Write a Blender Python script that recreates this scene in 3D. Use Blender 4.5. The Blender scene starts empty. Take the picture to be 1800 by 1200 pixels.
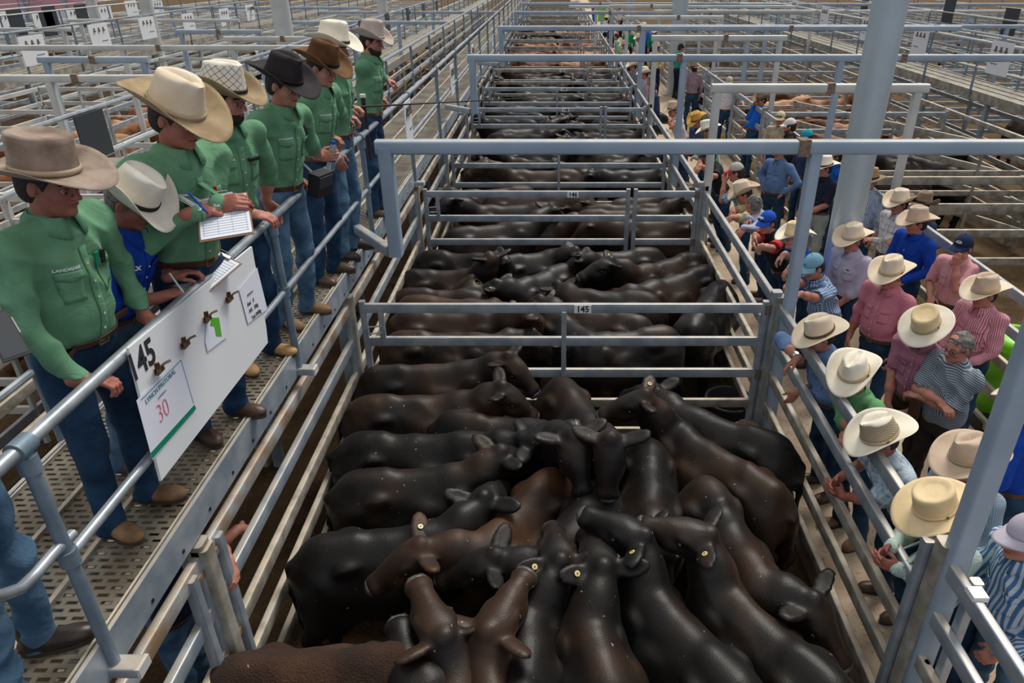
import bpy, math, random
import numpy as np
from mathutils import Vector, Matrix
random.seed(7)
C = bpy.context.scene.collection
PI = math.pi
# ---------------------------------------------------------------- camera
F = 1253.0; PX = 972.0; PY = 600.0; PITCH = math.atan(668/1253.0)
CAMZ = 4.55
cp, sp = math.cos(PITCH), math.sin(PITCH)
cd = bpy.data.cameras.new('camera'); cam = bpy.data.objects.new('camera', cd); C.objects.link(cam)
cam.location = (0, 0, CAMZ); cam.rotation_euler = (PI/2-PITCH, 0, 0)
cd.sensor_width = 36; cd.lens = F/1800*36; cd.shift_x = -(PX-900)/1800
cd.clip_start = .05; cd.clip_end = 400
bpy.context.scene.camera = cam
vs = bpy.context.scene.view_settings
vs.view_transform = 'Standard'; vs.look = 'None'; vs.gamma = 1; vs.exposure = 0.2
# ---------------------------------------------------------------- light
w = bpy.data.worlds.new('world'); bpy.context.scene.world = w; w.use_nodes = True
nt = w.node_tree; bg = nt.nodes['Background']
tc = nt.nodes.new('ShaderNodeTexCoord'); sx = nt.nodes.new('ShaderNodeSeparateXYZ'); cr = nt.nodes.new('ShaderNodeValToRGB')
nt.links.new(tc.outputs['Generated'], sx.inputs[0]); nt.links.new(sx.outputs['Z'], cr.inputs[0]); nt.links.new(cr.outputs[0], bg.inputs[0])
cr.color_ramp.elements[0].position = 0.0; cr.color_ramp.elements[0].color = (.36, .43, .54, 1)
cr.color_ramp.elements[1].position = .8; cr.color_ramp.elements[1].color = (1.0, .98, .95, 1)
bg.inputs[1].default_value = 0.66
sd = bpy.data.lights.new('sun', 'SUN'); sd.energy = 2.5; sd.angle = math.radians(24); sd.color = (1, .96, .88)
so = bpy.data.objects.new('sun', sd); C.objects.link(so); so.rotation_euler = (math.radians(-26), math.radians(20), 0)
# ---------------------------------------------------------------- pixel <-> world
def ray(u, v):
    x = (u-PX)/F; y = (v-PY)/F
    return np.array([x, cp - y*sp, -sp - y*cp])
def UZ(u, v, z):
    d = ray(u, v); t = (z-CAMZ)/d[2]; return np.array([0, 0, CAMZ])+d*t
def UX(u, v, X):
    d = ray(u, v); t = X/d[0]; return np.array([0, 0, CAMZ])+d*t
def UY(u, v, Y):
    d = ray(u, v); t = Y/d[1]; return np.array([0, 0, CAMZ])+d*t
def proj(p):
    x, y, z = p; H = CAMZ-z; zc = y*cp+H*sp; return PX+F*x/zc, PY+F*(H*cp-y*sp)/zc
# ---------------------------------------------------------------- materials
M = {}
def newmat(name, col, rough=.6, metal=0, bump=0, bscale=20, noise=0, nscale=3, col2=None, spec=.5, bdist=.02, sheen=0):
    m = bpy.data.materials.new(name); m.use_nodes = True; n = m.node_tree.nodes; l = m.node_tree.links
    b = n['Principled BSDF']; b.inputs['Base Color'].default_value = (*col, 1); b.inputs['Roughness'].default_value = rough
    b.inputs['Metallic'].default_value = metal; b.inputs['Specular IOR Level'].default_value = spec
    if sheen: b.inputs['Sheen Weight'].default_value = sheen
    t = n.new('ShaderNodeTexCoord')
    if noise or col2:
        nz = n.new('ShaderNodeTexNoise'); nz.inputs['Scale'].default_value = nscale; nz.inputs['Detail'].default_value = 5
        l.new(t.outputs['Object'], nz.inputs['Vector'])
        r = n.new('ShaderNodeValToRGB'); c2 = col2 or tuple(c*(1-noise) for c in col)
        r.color_ramp.elements[0].position = .38; r.color_ramp.elements[0].color = (*c2, 1)
        r.color_ramp.elements[1].position = .62; r.color_ramp.elements[1].color = (*col, 1)
        l.new(nz.outputs['Fac'], r.inputs[0]); l.new(r.outputs[0], b.inputs['Base Color'])
    if bump:
        nz = n.new('ShaderNodeTexNoise'); nz.inputs['Scale'].default_value = bscale; nz.inputs['Detail'].default_value = 4
        l.new(t.outputs['Object'], nz.inputs['Vector'])
        bp = n.new('ShaderNodeBump'); bp.inputs['Strength'].default_value = bump; bp.inputs['Distance'].default_value = bdist
        l.new(nz.outputs['Fac'], bp.inputs['Height']); l.new(bp.outputs[0], b.inputs['Normal'])
    M[name] = m; return m
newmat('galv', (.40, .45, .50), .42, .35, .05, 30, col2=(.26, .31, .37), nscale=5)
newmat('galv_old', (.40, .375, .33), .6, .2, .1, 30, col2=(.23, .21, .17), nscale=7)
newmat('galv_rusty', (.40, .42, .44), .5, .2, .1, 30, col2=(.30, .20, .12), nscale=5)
def dusty(name, col=(.62, .52, .40), amt=.75):  # tan dust tint that also paints a brighter, top-lit look onto upward faces
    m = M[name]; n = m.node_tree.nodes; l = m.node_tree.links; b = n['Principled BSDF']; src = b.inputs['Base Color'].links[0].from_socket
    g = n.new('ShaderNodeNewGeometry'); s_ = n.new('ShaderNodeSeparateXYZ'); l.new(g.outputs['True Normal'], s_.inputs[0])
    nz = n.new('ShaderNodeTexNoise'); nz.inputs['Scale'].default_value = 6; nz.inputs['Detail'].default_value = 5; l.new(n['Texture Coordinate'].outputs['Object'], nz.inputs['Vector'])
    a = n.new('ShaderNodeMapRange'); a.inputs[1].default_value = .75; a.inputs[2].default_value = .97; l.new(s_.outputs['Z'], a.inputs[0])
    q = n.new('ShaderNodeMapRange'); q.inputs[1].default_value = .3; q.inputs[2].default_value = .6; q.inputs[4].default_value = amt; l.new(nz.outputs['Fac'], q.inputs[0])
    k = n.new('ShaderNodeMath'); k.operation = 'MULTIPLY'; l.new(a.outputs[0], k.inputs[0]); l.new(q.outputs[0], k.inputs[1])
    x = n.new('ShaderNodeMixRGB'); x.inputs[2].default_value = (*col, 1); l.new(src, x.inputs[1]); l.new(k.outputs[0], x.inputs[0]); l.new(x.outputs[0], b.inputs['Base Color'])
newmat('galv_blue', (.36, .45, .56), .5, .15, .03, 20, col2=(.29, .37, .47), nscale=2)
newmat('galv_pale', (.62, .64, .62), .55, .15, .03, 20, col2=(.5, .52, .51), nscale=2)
newmat('pipe', (.46, .50, .54), .34, .6, .03, 40, col2=(.33, .37, .41), nscale=9)
newmat('stanchion', (.20, .27, .335), .5, .25, .08, 60, col2=(.15, .205, .26), nscale=8)
newmat('column', (.48, .555, .60), .33, .3, .03, 15, col2=(.44, .51, .555), nscale=1.5)
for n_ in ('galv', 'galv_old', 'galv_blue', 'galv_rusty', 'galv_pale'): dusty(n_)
newmat('rust', (.16, .09, .05), .9, 0, .2, 40, col2=(.25, .2, .16), nscale=30)
newmat('bolt', (.2, .17, .14), .6, .5)
newmat('black', (.012, .012, .014), .5)
newmat('darkpanel', (.03, .037, .045), .6)
newmat('white', (.78, .80, .83), .45)
newmat('paper', (.74, .76, .86), .7)
newmat('ink', (.02, .02, .025), .7)
newmat('redink', (.75, .12, .15), .7)
newmat('greenprint', (.0, .22, .13), .6)
newmat('greenlogo', (.10, .42, .03), .6)
newmat('blueink', (.10, .25, .33), .7)
newmat('brass', (.28, .17, .09), .45, .6, col2=(.12, .08, .05), nscale=40)
newmat('brownboard', (.22, .12, .06), .6)
newmat('greybox', (.35, .36, .38), .5)
def dirt(name, c1, c2, c3, sc=2.0, bump=.6):
    m = bpy.data.materials.new(name); m.use_nodes = True; n = m.node_tree.nodes; l = m.node_tree.links
    b = n['Principled BSDF']; b.inputs['Roughness'].default_value = .95; b.inputs['Specular IOR Level'].default_value = .15
    t = n.new('ShaderNodeTexCoord'); a = n.new('ShaderNodeTexNoise'); a.inputs['Scale'].default_value = sc; a.inputs['Detail'].default_value = 9; a.inputs['Roughness'].default_value = .65
    l.new(t.outputs['Object'], a.inputs['Vector'])
    r = n.new('ShaderNodeValToRGB'); r.color_ramp.elements[0].position = .35; r.color_ramp.elements[0].color = (*c1, 1); r.color_ramp.elements[1].position = .65; r.color_ramp.elements[1].color = (*c2, 1)
    l.new(a.outputs['Fac'], r.inputs[0])
    v = n.new('ShaderNodeTexNoise'); v.inputs['Scale'].default_value = 38; v.inputs['Detail'].default_value = 3
    l.new(t.outputs['Object'], v.inputs['Vector'])
    r2 = n.new('ShaderNodeValToRGB'); r2.color_ramp.elements[0].position = .60; r2.color_ramp.elements[0].color = (0, 0, 0, 1); r2.color_ramp.elements[1].position = .74; r2.color_ramp.elements[1].color = (1, 1, 1, 1)
    l.new(v.outputs['Fac'], r2.inputs[0])
    mx = n.new('ShaderNodeMixRGB'); mx.inputs[2].default_value = (*c3, 1); l.new(r2.outputs[0], mx.inputs[0]); l.new(r.outputs[0], mx.inputs[1]); l.new(mx.outputs[0], b.inputs['Base Color'])
    bp = n.new('ShaderNodeBump'); bp.inputs['Strength'].default_value = bump; bp.inputs['Distance'].default_value = .05
    ad = n.new('ShaderNodeMath'); l.new(a.outputs['Fac'], ad.inputs[0]); l.new(v.outputs['Fac'], ad.inputs[1]); l.new(ad.outputs[0], bp.inputs['Height']); l.new(bp.outputs[0], b.inputs['Normal'])
    M[name] = m; return m
dirt('dirt', (.035, .02, .010), (.085, .052, .026), (.17, .11, .05))
dirt('dirtlight', (.13, .08, .035), (.24, .15, .06), (.34, .23, .11))
dirt('dirtmid', (.075, .047, .024), (.15, .098, .048), (.25, .17, .09))
dirt('concrete', (.42, .31, .21), (.60, .48, .36), (.25, .16, .10), sc=1.6, bump=.25)
# ---------------------------------------------------------------- mesh helpers
class MB:
    def __init__(s): s.v = []; s.f = []; s.m = []
    def add(s, v, f, mi=0):
        o = len(s.v); s.v += [tuple(map(float, p)) for p in v]; s.f += [tuple(i+o for i in q) for q in f]; s.m += [mi]*len(f); return s
    def box(s, c, d, R=None, mi=0):
        c = np.array(c, float); h = np.array(d, float)/2; P = []
        for x in (-1, 1):
            for y in (-1, 1):
                for z in (-1, 1):
                    q = h*np.array([x, y, z]); q = R@q if R is not None else q; P.append(c+q)
        return s.add(P, [(0, 1, 3, 2), (4, 6, 7, 5), (0, 4, 5, 1), (2, 3, 7, 6), (0, 2, 6, 4), (1, 5, 7, 3)], mi)
    def sweep(s, path, prof, up=(0, 0, 1), closed=False, mi=0, scale=None, cap=True):
        path = [np.array(p, float) for p in path]; n = len(path); k = len(prof); V = []
        up = np.array(up, float); U0 = None
        for i, p in enumerate(path):
            a = path[(i-1) % n] if (closed or i > 0) else path[i]; b = path[(i+1) % n] if (closed or i < n-1) else path[i]
            d = b-a; d /= np.linalg.norm(d)+1e-12
            u = up - d*np.dot(up, d)
            if np.linalg.norm(u) < 1e-3: u = U0 if U0 is not None else np.array([1., 0, 0]) - d*d[0]
            if np.linalg.norm(u) < 1e-3: u = np.array([0, 1., 0])
            u /= np.linalg.norm(u); U0 = u; sd_ = np.cross(d, u); sc = 1 if scale is None else scale[i]
            for (x, y) in prof: V.append(p+sd_*x*sc+u*y*sc)
        Fc = []
        for i in range(n if closed else n-1):
            for j in range(k):
                a = i*k+j; b = i*k+(j+1) % k; c = ((i+1) % n)*k+(j+1) % k; d = ((i+1) % n)*k+j
                Fc.append((a, b, c, d))
        if not closed and cap:
            Fc.append(tuple(range(k))[::-1]); Fc.append(tuple((n-1)*k+j for j in range(k)))
        return s.add(V, Fc, mi)
    def pipe(s, path, r, seg=12, **kw): return s.sweep(path, circ(r, seg), **kw)
    def rail(s, a, b, w_=.045, h_=.09, up=(0, 0, 1), mi=0): return s.sweep([a, b], rrect(w_, h_), up=up, mi=mi)
    def build(s, name, mat, parent=None, smooth=True, loc=None, ang=.7):
        me = bpy.data.meshes.new(name); me.from_pydata(s.v, [], s.f)
        for mm in (mat if isinstance(mat, (list, tuple)) else [mat]): me.materials.append(M[mm] if isinstance(mm, str) else mm)
        me.polygons.foreach_set('material_index', s.m)
        me.update()
        if smooth:
            me.polygons.foreach_set('use_smooth', [True]*len(me.polygons))
            try: me.set_sharp_from_angle(angle=ang)
            except Exception: pass
        return link(name, me, parent, loc)
def link(name, me, parent=None, loc=None):
    o = bpy.data.objects.new(name, me); C.objects.link(o)
    if parent is not None: o.parent = parent
    if loc is not None: o.location = loc
    return o
def circ(r, n=12): return [(r*math.cos(2*PI*i/n), r*math.sin(2*PI*i/n)) for i in range(n)]
def rrect(w_, h_, b=None, n=3):
    b = b or min(w_, h_)*.2; P = []
    for cx, cy, a0 in ((w_/2-b, h_/2-b, 0), (-w_/2+b, h_/2-b, 90), (-w_/2+b, -h_/2+b, 180), (w_/2-b, -h_/2+b, 270)):
        for i in range(n+1):
            a = math.radians(a0+90*i/n); P.append((cx+b*math.cos(a), cy+b*math.sin(a)))
    return P
def tag(o, label, cat, group=None, kind=None):
    if label: o['label'] = label
    if cat: o['category'] = cat
    if group: o['group'] = group
    if kind: o['kind'] = kind
    return o
def empty(name, loc=(0, 0, 0), rz=0):
    o = bpy.data.objects.new(name, None); C.objects.link(o); o.location = loc; o.rotation_euler = (0, 0, rz); o.empty_display_size = .1; return o
def struct(o): o['kind'] = 'structure'; return o
CH = {}
def reg(o):
    if o.parent is not None: CH.setdefault(o.parent.name, []).append(o)
def copy_tree(o, parent=None, kids=None):
    if kids is None:
        kids = {}
        for x in C.objects:
            if x.parent: kids.setdefault(x.parent.name, []).append(x)
    def rec(a, par):
        c = a.copy(); C.objects.link(c); c.parent = par
        for ch in kids.get(a.name, []): rec(ch, c)
        return c
    return rec(o, parent)
def kidmap():
    k = {}
    for x in C.objects:
        if x.parent: k.setdefault(x.parent.name, []).append(x)
    return k
def text_mesh(txt, size, bold=0.0):
    cu = bpy.data.curves.new('t', 'FONT'); cu.body = txt; cu.size = size; cu.align_x = 'CENTER'; cu.align_y = 'CENTER'; cu.offset = bold; cu.extrude = 0.0004; cu.resolution_u = 3
    o = bpy.data.objects.new('t', cu); C.objects.link(o)
    dg = bpy.context.evaluated_depsgraph_get(); me = bpy.data.meshes.new_from_object(o.evaluated_get(dg))
    bpy.data.objects.remove(o); V = np.array([v.co[:] for v in me.vertices]).reshape(-1, 3); Fc = [tuple(p.vertices) for p in me.polygons]; bpy.data.meshes.remove(me)
    return V, Fc
def put_text(name, txt, size, mat, parent, origin, ex, ey, bold=0.0, squash=1.0):
    V, Fc = text_mesh(txt, size, bold); ex = np.array(ex, float); ey = np.array(ey, float); ez = np.cross(ex, ey); ez /= np.linalg.norm(ez)
    P = [np.array(origin)+ex*v[0]*squash+ey*v[1]+ez*v[2] for v in V]
    return MB().add(P, Fc).build(name, mat, parent, smooth=False)
# ================================================================ SETTING
XL, XR = -1.86, 2.06           # main pen side fences
DZ = 2.08                      # catwalk deck height
def slab(name, x0, x1, y0, y1, z, mat, th=.1):
    struct(MB().box(((x0+x1)/2, (y0+y1)/2, z-th/2), (x1-x0, y1-y0, th)).build(name, mat, smooth=False))
slab('floor', -90, 90, -3, 150, -.02, 'dirtmid', .2)
slab('floor_pen', -5.3, XR, -1, 110, 0.0, 'dirt', .02)
slab('floor_left', -62, -5.32, -2, 43, 0.0, 'dirt', .02)
slab('floor_alley', XR+.09, 4.34, -1, 110, .30, 'concrete', .32)
slab('floor_side_alley', -9.3, -7.4, -1, 42, .03, 'concrete', .05)
# open side of the shed far to the left
newmat('pinkwall', (.75, .38, .44), .8); newmat('palewall', (.88, .92, 1.0), .8)
for nm_, z0, z1, mt_ in (('wall_left_low', 0, 1.7, 'galv_pale'), ('wall_left_pink', 2.1, 2.75, 'pinkwall'), ('wall_left_pale', 1.7, 2.1, 'palewall'), ('wall_left_high', 2.75, 5.5, 'palewall')):
    struct(MB().box((-42, 44, (z0+z1)/2), (32, .3, z1-z0)).build(nm_, mt_, smooth=False))
m = MB()
for k in range(14): m.box((-57+2.3*k, 43.7, 2.8), (.12, .12, 5.6))
for k in range(7): m.pipe([(-57+4.6*k, 43.6, 1.8), (-55+4.6*k, 43.6, 5.4)], .05, 6)
struct(m.build('wall_left_frame', 'galv_blue', smooth=False))
H1 = 2.78                      # camera height over the top rail
RZ = [CAMZ-H1-.34*k for k in range(5)]   # rail heights
# gate lines from their pixel rows
GY = [float(UZ(972, v, RZ[0])[1]) for v in (541, 341, 256, 193, 157, 124, 103, 84, 71, 59, 47, 37, 28, 18, 9)]
YEND = GY[-1]
while YEND < 64: YEND += 4.2; GY.append(YEND)
G0 = 2.78                      # boundary nearest the camera
NUM = {0: '145', 1: '146', 2: '147', 3: '148', 4: '149', 5: '150', 6: '151', 7: '152', 8: '153', 9: '154', 10: '155', 11: '156', 12: '157', 13: '158', 14: '159'}
ORD = ['nearest', 'second', 'third', 'fourth', 'fifth', 'sixth', 'seventh', 'eighth', 'ninth', 'tenth', 'eleventh', 'twelfth', 'thirteenth', 'fourteenth', 'fifteenth']
def gate(x0, x1, y, label, group=None, num=None, nx=None, mids=(), latch=True, mat='galv', detail=True, lbl=None):
    t = empty('pen_gate', (x0, y, 0)); W = x1-x0; tag(t, label, 'gate', group)
    if not detail:
        m = MB()
        for z in RZ: m.rail((0, 0, z), (W, 0, z))
        for x in (0, W, *mids): m.rail((x, -.03, .02), (x, -.03, RZ[0]+.05), .05, .05, up=(0, 1, 0))
        m.build('gate_frame', mat, t, smooth=False)
    else:
        for k, z in enumerate(RZ): MB().rail((.02, 0, z), (W-.02, 0, z)).build('rail', mat if k < 3 else 'galv_old', t)
        for x in (0, W): MB().rail((x, 0, .03), (x, 0, RZ[0]+.07), .055, .055, up=(0, 1, 0)).build('stile', mat, t)
        for x in mids: MB().rail((x, -.045, .2), (x, -.045, RZ[0]-.02), .045, .03, up=(0, 1, 0)).build('brace', mat, t)
        if latch:
            MB().rail((.16, -.01, RZ[1]), (.16, -.01, RZ[0]), .05, .04, up=(0, 1, 0)).build('latch_post', mat, t)
            MB().pipe([(.16, -.03, RZ[0]-.17), (.05, -.05, RZ[0]-.17), (.05, -.05, RZ[0]-.24), (.16, -.03, RZ[0]-.24)], .008, 8).build('latch_bolt', 'pipe', t)
    if num:
        p = MB().box((nx, -.027, RZ[0]), (.155, .006, .078)).build('number_plate', 'white', t, smooth=False)
        put_text('digits', num, .088, 'ink', p, (nx, -.0315, RZ[0]-.002), (1, 0, 0), (0, 0, 1), bold=.0022, squash=.88)
    return t
# main column of pens
for i, y in enumerate(GY):
    n = NUM.get(i); d = i < 8; g = 'galv' if i < 5 else ('galv_old' if i % 2 else 'galv')
    nl = f'{ORD[i]} from the camera, number {n}' if n else 'far away without a readable number'
    if i in (0, 4, 2):
        gate(-1.73, 1.93, y, f'wide galvanised pen gate of five rails, {nl}', num=n, nx=2.0, mids=(1.83,), detail=d, mat=g) if n else None
    else:
        if n:
            gate(-1.73, 1.02, y, f'longer leaf of the railed pen gate, {nl}', num=n, nx=2.0, mids=(), detail=d, mat=g)
            gate(1.12, 1.95, y, f'short narrow gate leaf beside the leaf {nl}', mids=(), latch=False, detail=d, mat=g)
        else:
            gate(-1.73, 1.93, y, 'distant railed gate in the middle row of pens', 'distant middle pen gates', detail=False, mat='galv_old')
# side fences: one panel per bay
def bay(x, y0, y1, label, group=None, mat='galv', detail=True, side=1, nr=5, cat='fence', post=True):
    t = empty('fence_panel', (x, y0, 0)); tag(t, label, cat, group); L = y1-y0
    if detail:
        for k in range(nr): MB().rail((0, .06, RZ[k]), (0, L-.06, RZ[k]), .05, .1).build('rail', ('galv_rusty' if x == XL and k == 0 else mat) if k < 2 else 'galv_old', t)
        for yy in (.04, L-.04): MB().rail((0, yy, .1), (0, yy, RZ[0]+.06), .06, .06, up=(0, 1, 0)).build('upright', mat, t)
    else:
        m = MB()
        for k in range(nr): m.rail((0, 0, RZ[k]), (0, L, RZ[k]), .05, .1)
        m.rail((0, 0, 0), (0, 0, RZ[0]+.06), .09, .09, up=(0, 1, 0)); m.build('panel', mat, t, smooth=False)
    if post and detail: MB().rail((0, 0, -.02), (0, 0, RZ[0]+.12), .10, .10, up=(0, 1, 0)).build('post', 'galv_old', t)
    return t
YS = [-.6, G0]+GY
for i in range(len(YS)-1):
    y0, y1 = YS[i], YS[i+1]; nm = NUM.get(i-1) if i > 0 else None; d = i < 7
    wh = {0: 'at the bottom of the picture', 1: 'in front of gate 145'}.get(i, f'behind the {ORD[i-2]} numbered gate {NUM.get(i-2)}' if nm else 'far away')
    gl = None if (nm or i < 2) else 'distant fence panels of the middle pens'
    bay(XL, y0, y1, f'galvanised rail panel under the green-shirt walkway, {wh}', gl, detail=d)
    bay(XR, y0, y1, f'rail panel between the black cattle and the concrete alley, {wh}', gl, detail=d)
    lab2 = f'rail panel on the far side of the alley, {wh}'
    bay(4.38, y0-.4, y1-.4, lab2, gl, detail=i < 6)
# portals over the pens (tall frames)
def portal(x0, x1, y, z, label, lowleft=None, posts=(), joints=(), mat='galv_blue', hb=.11):
    t = empty('portal_frame', (0, y, 0)); tag(t, label, 'frame')
    MB().rail((x0, 0, z), (x1, 0, z), .11, hb).build('crossbar', mat, t)
    if lowleft: MB().rail((x0+.07, 0, lowleft), (x0+.07, 0, z), .11, .14, up=(0, 1, 0)).build('hanging_leg', mat, t)
    for px_, zb in posts: MB().rail((px_, 0, zb), (px_, 0, z-.02), .10, .10, up=(0, 1, 0)).build('leg', mat, t)
    for jx in joints: MB().box((jx, 0, z), (.09, .13, hb+.02)).build('joint_plate', 'rust', t)
    return t
PAX = []
for i, (v, xl) in enumerate(((258, 665), (102, 822), (50, 875), (22.5, 903), (7, 917))):
    gi = (0, 2, 4, 7, 9)[i]; y = GY[gi]-.12; d = ray(972, v); z = CAMZ + d[2]*y/d[1]; x0 = UY(xl, v, y)[0]
    xr = 12 if i == 0 else 9.6
    if i == 0: x0 = -1.41; 
    t = portal(x0, xr, y, z, f'blue-grey overhead crossbar frame, {("nearest to the camera", "second from the camera", "third from the camera", "fourth from the camera", "fifth and most distant")[i]}', lowleft=2.33, posts=((XR+.04, 0), (4.62, 0)) if i else ((XR+.04, 0),), joints=(2.02, 5.6) if i else (1.99, 7.9), mat='galv_blue')
    MB().rail((-1.86, .75, 2.3), (x0+.02, 0, 2.36), .08, .09).build('bracket_arm', 'galv', t)
for i, (v, gi) in enumerate(((155, 1), (67, 3), (31, 5), (11, 7))):
    y = GY[gi]; d = ray(972, v); z = CAMZ + d[2]*y/d[1]
    portal(2.0, 4.74, y, z, f'shorter pale frame spanning only the alley, {("nearest of its kind", "second of its kind", "third of its kind", "most distant of its kind")[i]}', posts=((2.08, 0), (4.62, 0)), joints=(3.5,), mat='galv_pale')
# pens on the right of the alley
for i in range(2, 11):
    y = GY[i]-.5; gl = 'cross gates of the right-hand pens'
    gate(4.45, 8.1, y, ('railed cross gate dividing the right-hand pens, ' + ('nearest, beside the thick column' if i == 2 else 'behind the thick column' if i == 3 else 'one of the further rows')), gl if i > 3 else None, mids=(2.6,), latch=i < 5, detail=i < 4, mat='galv' if i % 2 else 'galv_old')
for i in range(0, 14):
    y0, y1 = [G0+1.0, GY[0]+1.2, *GY[1:]][i:i+2]
    bay(8.3, y0, y1, 'rail panel on the far side of the right-hand pens, '+('nearest the camera' if i == 0 else 'second along' if i == 1 else 'further along under the walkway'), 'right-hand pen outer panels' if i > 1 else None, detail=i < 4, mat='galv_old')
# weathered wide rails in the right pen where the lone steer stands
def wood_panel(p0, p1, label, zs=(1.75, 1.35, .95, .5)):
    t = empty('rail_fence', tuple(p0)); tag(t, label, 'fence'); d = np.array(p1)-np.array(p0)
    for z in zs: MB().rail((0, 0, z), (d[0], d[1], z), .05, .12).build('rail', 'galv_old', t)
    for k in (0, 1): MB().rail((d[0]*k, d[1]*k, 0), (d[0]*k, d[1]*k, 1.82), .07, .07, up=(0, 1, 0)).build('post', 'galv_old', t)
wood_panel((4.5, 10.2, 0), (8.6, 10.2, 0), 'low weathered rail fence in front of the lone black steer')
wood_panel((8.6, 10.2, 0), (5.4, 16.5, 0), 'weathered slanting rail fence behind the lone black steer')
# ---------------------------------------------------------------- catwalks
def deckmat():
    m = bpy.data.materials.new('grating'); m.use_nodes = True; n = m.node_tree.nodes; l = m.node_tree.links
    b = n['Principled BSDF']; b.inputs['Roughness'].default_value = .5; b.inputs['Metallic'].default_value = .3
    t = n.new('ShaderNodeTexCoord'); mp = n.new('ShaderNodeMapping'); mp.inputs['Rotation'].default_value = (0, 0, 0)
    br = n.new('ShaderNodeTexBrick'); br.inputs['Scale'].default_value = 1; br.offset = .5
    br.inputs['Brick Width'].default_value = .075; br.inputs['Row Height'].default_value = .042; br.inputs['Mortar Size'].default_value = .0155; br.inputs['Mortar Smooth'].default_value = .35
    br.inputs['Color1'].default_value = br.inputs['Color2'].default_value = (1, 1, 1, 1); br.inputs['Mortar'].default_value = (0, 0, 0, 1)
    l.new(t.outputs['Object'], mp.inputs[0]); l.new(mp.outputs[0], br.inputs['Vector'])
    nz = n.new('ShaderNodeTexNoise'); nz.inputs['Scale'].default_value = 3; l.new(t.outputs['Object'], nz.inputs['Vector'])
    r = n.new('ShaderNodeValToRGB'); r.color_ramp.elements[0].position = .35; r.color_ramp.elements[0].color = (.13, .105, .07, 1); r.color_ramp.elements[1].position = .65; r.color_ramp.elements[1].color = (.235, .21, .165, 1)
    l.new(nz.outputs['Fac'], r.inputs[0]); l.new(r.outputs[0], b.inputs['Base Color'])
    bp = n.new('ShaderNodeBump'); bp.inputs['Strength'].default_value = .9; bp.inputs['Distance'].default_value = .012; bp.invert = True
    l.new(br.outputs['Color'], bp.inputs['Height']); l.new(bp.outputs[0], b.inputs['Normal'])
    tr = n.new('ShaderNodeBsdfTransparent'); mx = n.new('ShaderNodeMixShader'); mm = n.new('ShaderNodeMath'); mm.operation = 'GREATER_THAN'; mm.inputs[1].default_value = .96
    l.new(br.outputs['Color'], mm.inputs[0]); l.new(mm.outputs[0], mx.inputs[0]); l.new(b.outputs[0], mx.inputs[1]); l.new(tr.outputs[0], mx.inputs[2]); l.new(mx.outputs[0], n['Material Output'].inputs[0])
    M['grating'] = m
deckmat()
def catwalk(xa, xb, y0, y1, label, side, grate=True):
    t = empty('walkway', (0, y0, 0)); tag(t, label, 'walkway'); L = y1-y0; Wd = (xb-xa)
    n = 3; pw = Wd/n
    for k in range(n):
        m = MB(); x0 = xa+k*pw+.006; x1 = xa+(k+1)*pw-.006
        m.add([(x0, 0, DZ), (x1, 0, DZ), (x1, L, DZ), (x0, L, DZ)], [(0, 1, 2, 3)])
        m.build('deck_plank', 'grating' if grate else 'corrugated', t, smooth=False)
        e = MB(); e.box((x0, L/2, DZ+.004), (.012, L, .03)); e.box((x1, L/2, DZ+.004), (.012, L, .03)); e.build('plank_flange', 'galv_old', t, smooth=False)
    for x in (xa-.02, xb+.02): MB().box((x, L/2, DZ-.075), (.02, L, .19)).box((x-(.025 if x == xb+.02 else -.025), L/2, DZ-.165), (.05, L, .012)).build('edge_beam', 'galv' if grate else 'galv_old', t, smooth=False)
    m = MB(); y = .8
    while y < L: m.box(((xa+xb)/2, y, DZ-.06), (Wd, .06, .1)); y += 1.25
    m.build('cross_bearer', 'galv_old', t, smooth=False)
    return t
newmat('corrugated', (.30, .275, .22), .5, .2, col2=(.19, .175, .14), nscale=4)
CX1 = -1.87; CX0 = -2.82
ct = catwalk(CX0, CX1, -.5, 62, 'perforated steel walkway the men in green shirts stand on', 1)
for k in range(30):
    y = 1.9+k*.31; MB().pipe([(CX1+.028, y, DZ-.12), (CX1+.034, y, DZ-.12)], .011, 8).build('bolt_hole', 'black', ct)
catwalk(-5.25, -4.45, -.5, 62, 'second parallel walkway left of the cattle race', 1, False)
catwalk(9.1, 10.0, 3, 62, 'raised walkway running behind the right-hand pens', 1, False)
catwalk(-13.7, -12.8, 3, 62, 'raised walkway far across the left-hand pens', 1, False)
def handrail(x, ys, y0, label, bend=False, group=None, detail=True, zt=3.07, zm=2.56, mat='pipe'):
    t = empty('handrail', (x, y0, DZ)); tag(t, label, 'handrail', group); L = ys[-1]-y0; a = zt-DZ; b = zm-DZ
    MB().pipe([(0, 0, a), (0, L, a)], .027, 14 if detail else 8).build('top_pipe', mat, t)
    if bend: MB().pipe([(0, ys[0]-y0, b), (0, L, b)], .022, 12).build('mid_pipe', mat, t)
    else: MB().pipe([(0, 0, b), (0, L, b)], .022, 8).build('mid_pipe', mat, t)
    for y in ys:
        s = MB().pipe([(0, y-y0, -.15), (0, y-y0, a-.03)], .026, 12 if detail else 6).build('stanchion', 'stanchion', t)
        if detail:
            for z, r in ((a, .038), (a-.07, .036), (b, .036)): MB().pipe([(0, y-y0, z-.035), (0, y-y0, z+.035)] if z != a else [(0, y-y0-.04, z), (0, y-y0+.04, z)], r, 14).build('pipe_clamp', 'stanchion', s)
            MB().rail((-.05, y-y0, -.14), (.11, y-y0, -.14), .085, .055).build('foot_bracket', 'galv', s)
            MB().box((.114, y-y0, -.14), (.02, .082, .052)).build('foot_cap', 'galv_pale', s)
    return t
HX = -1.835
ys = [2.0+2.46*k for k in range(12)]
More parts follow.
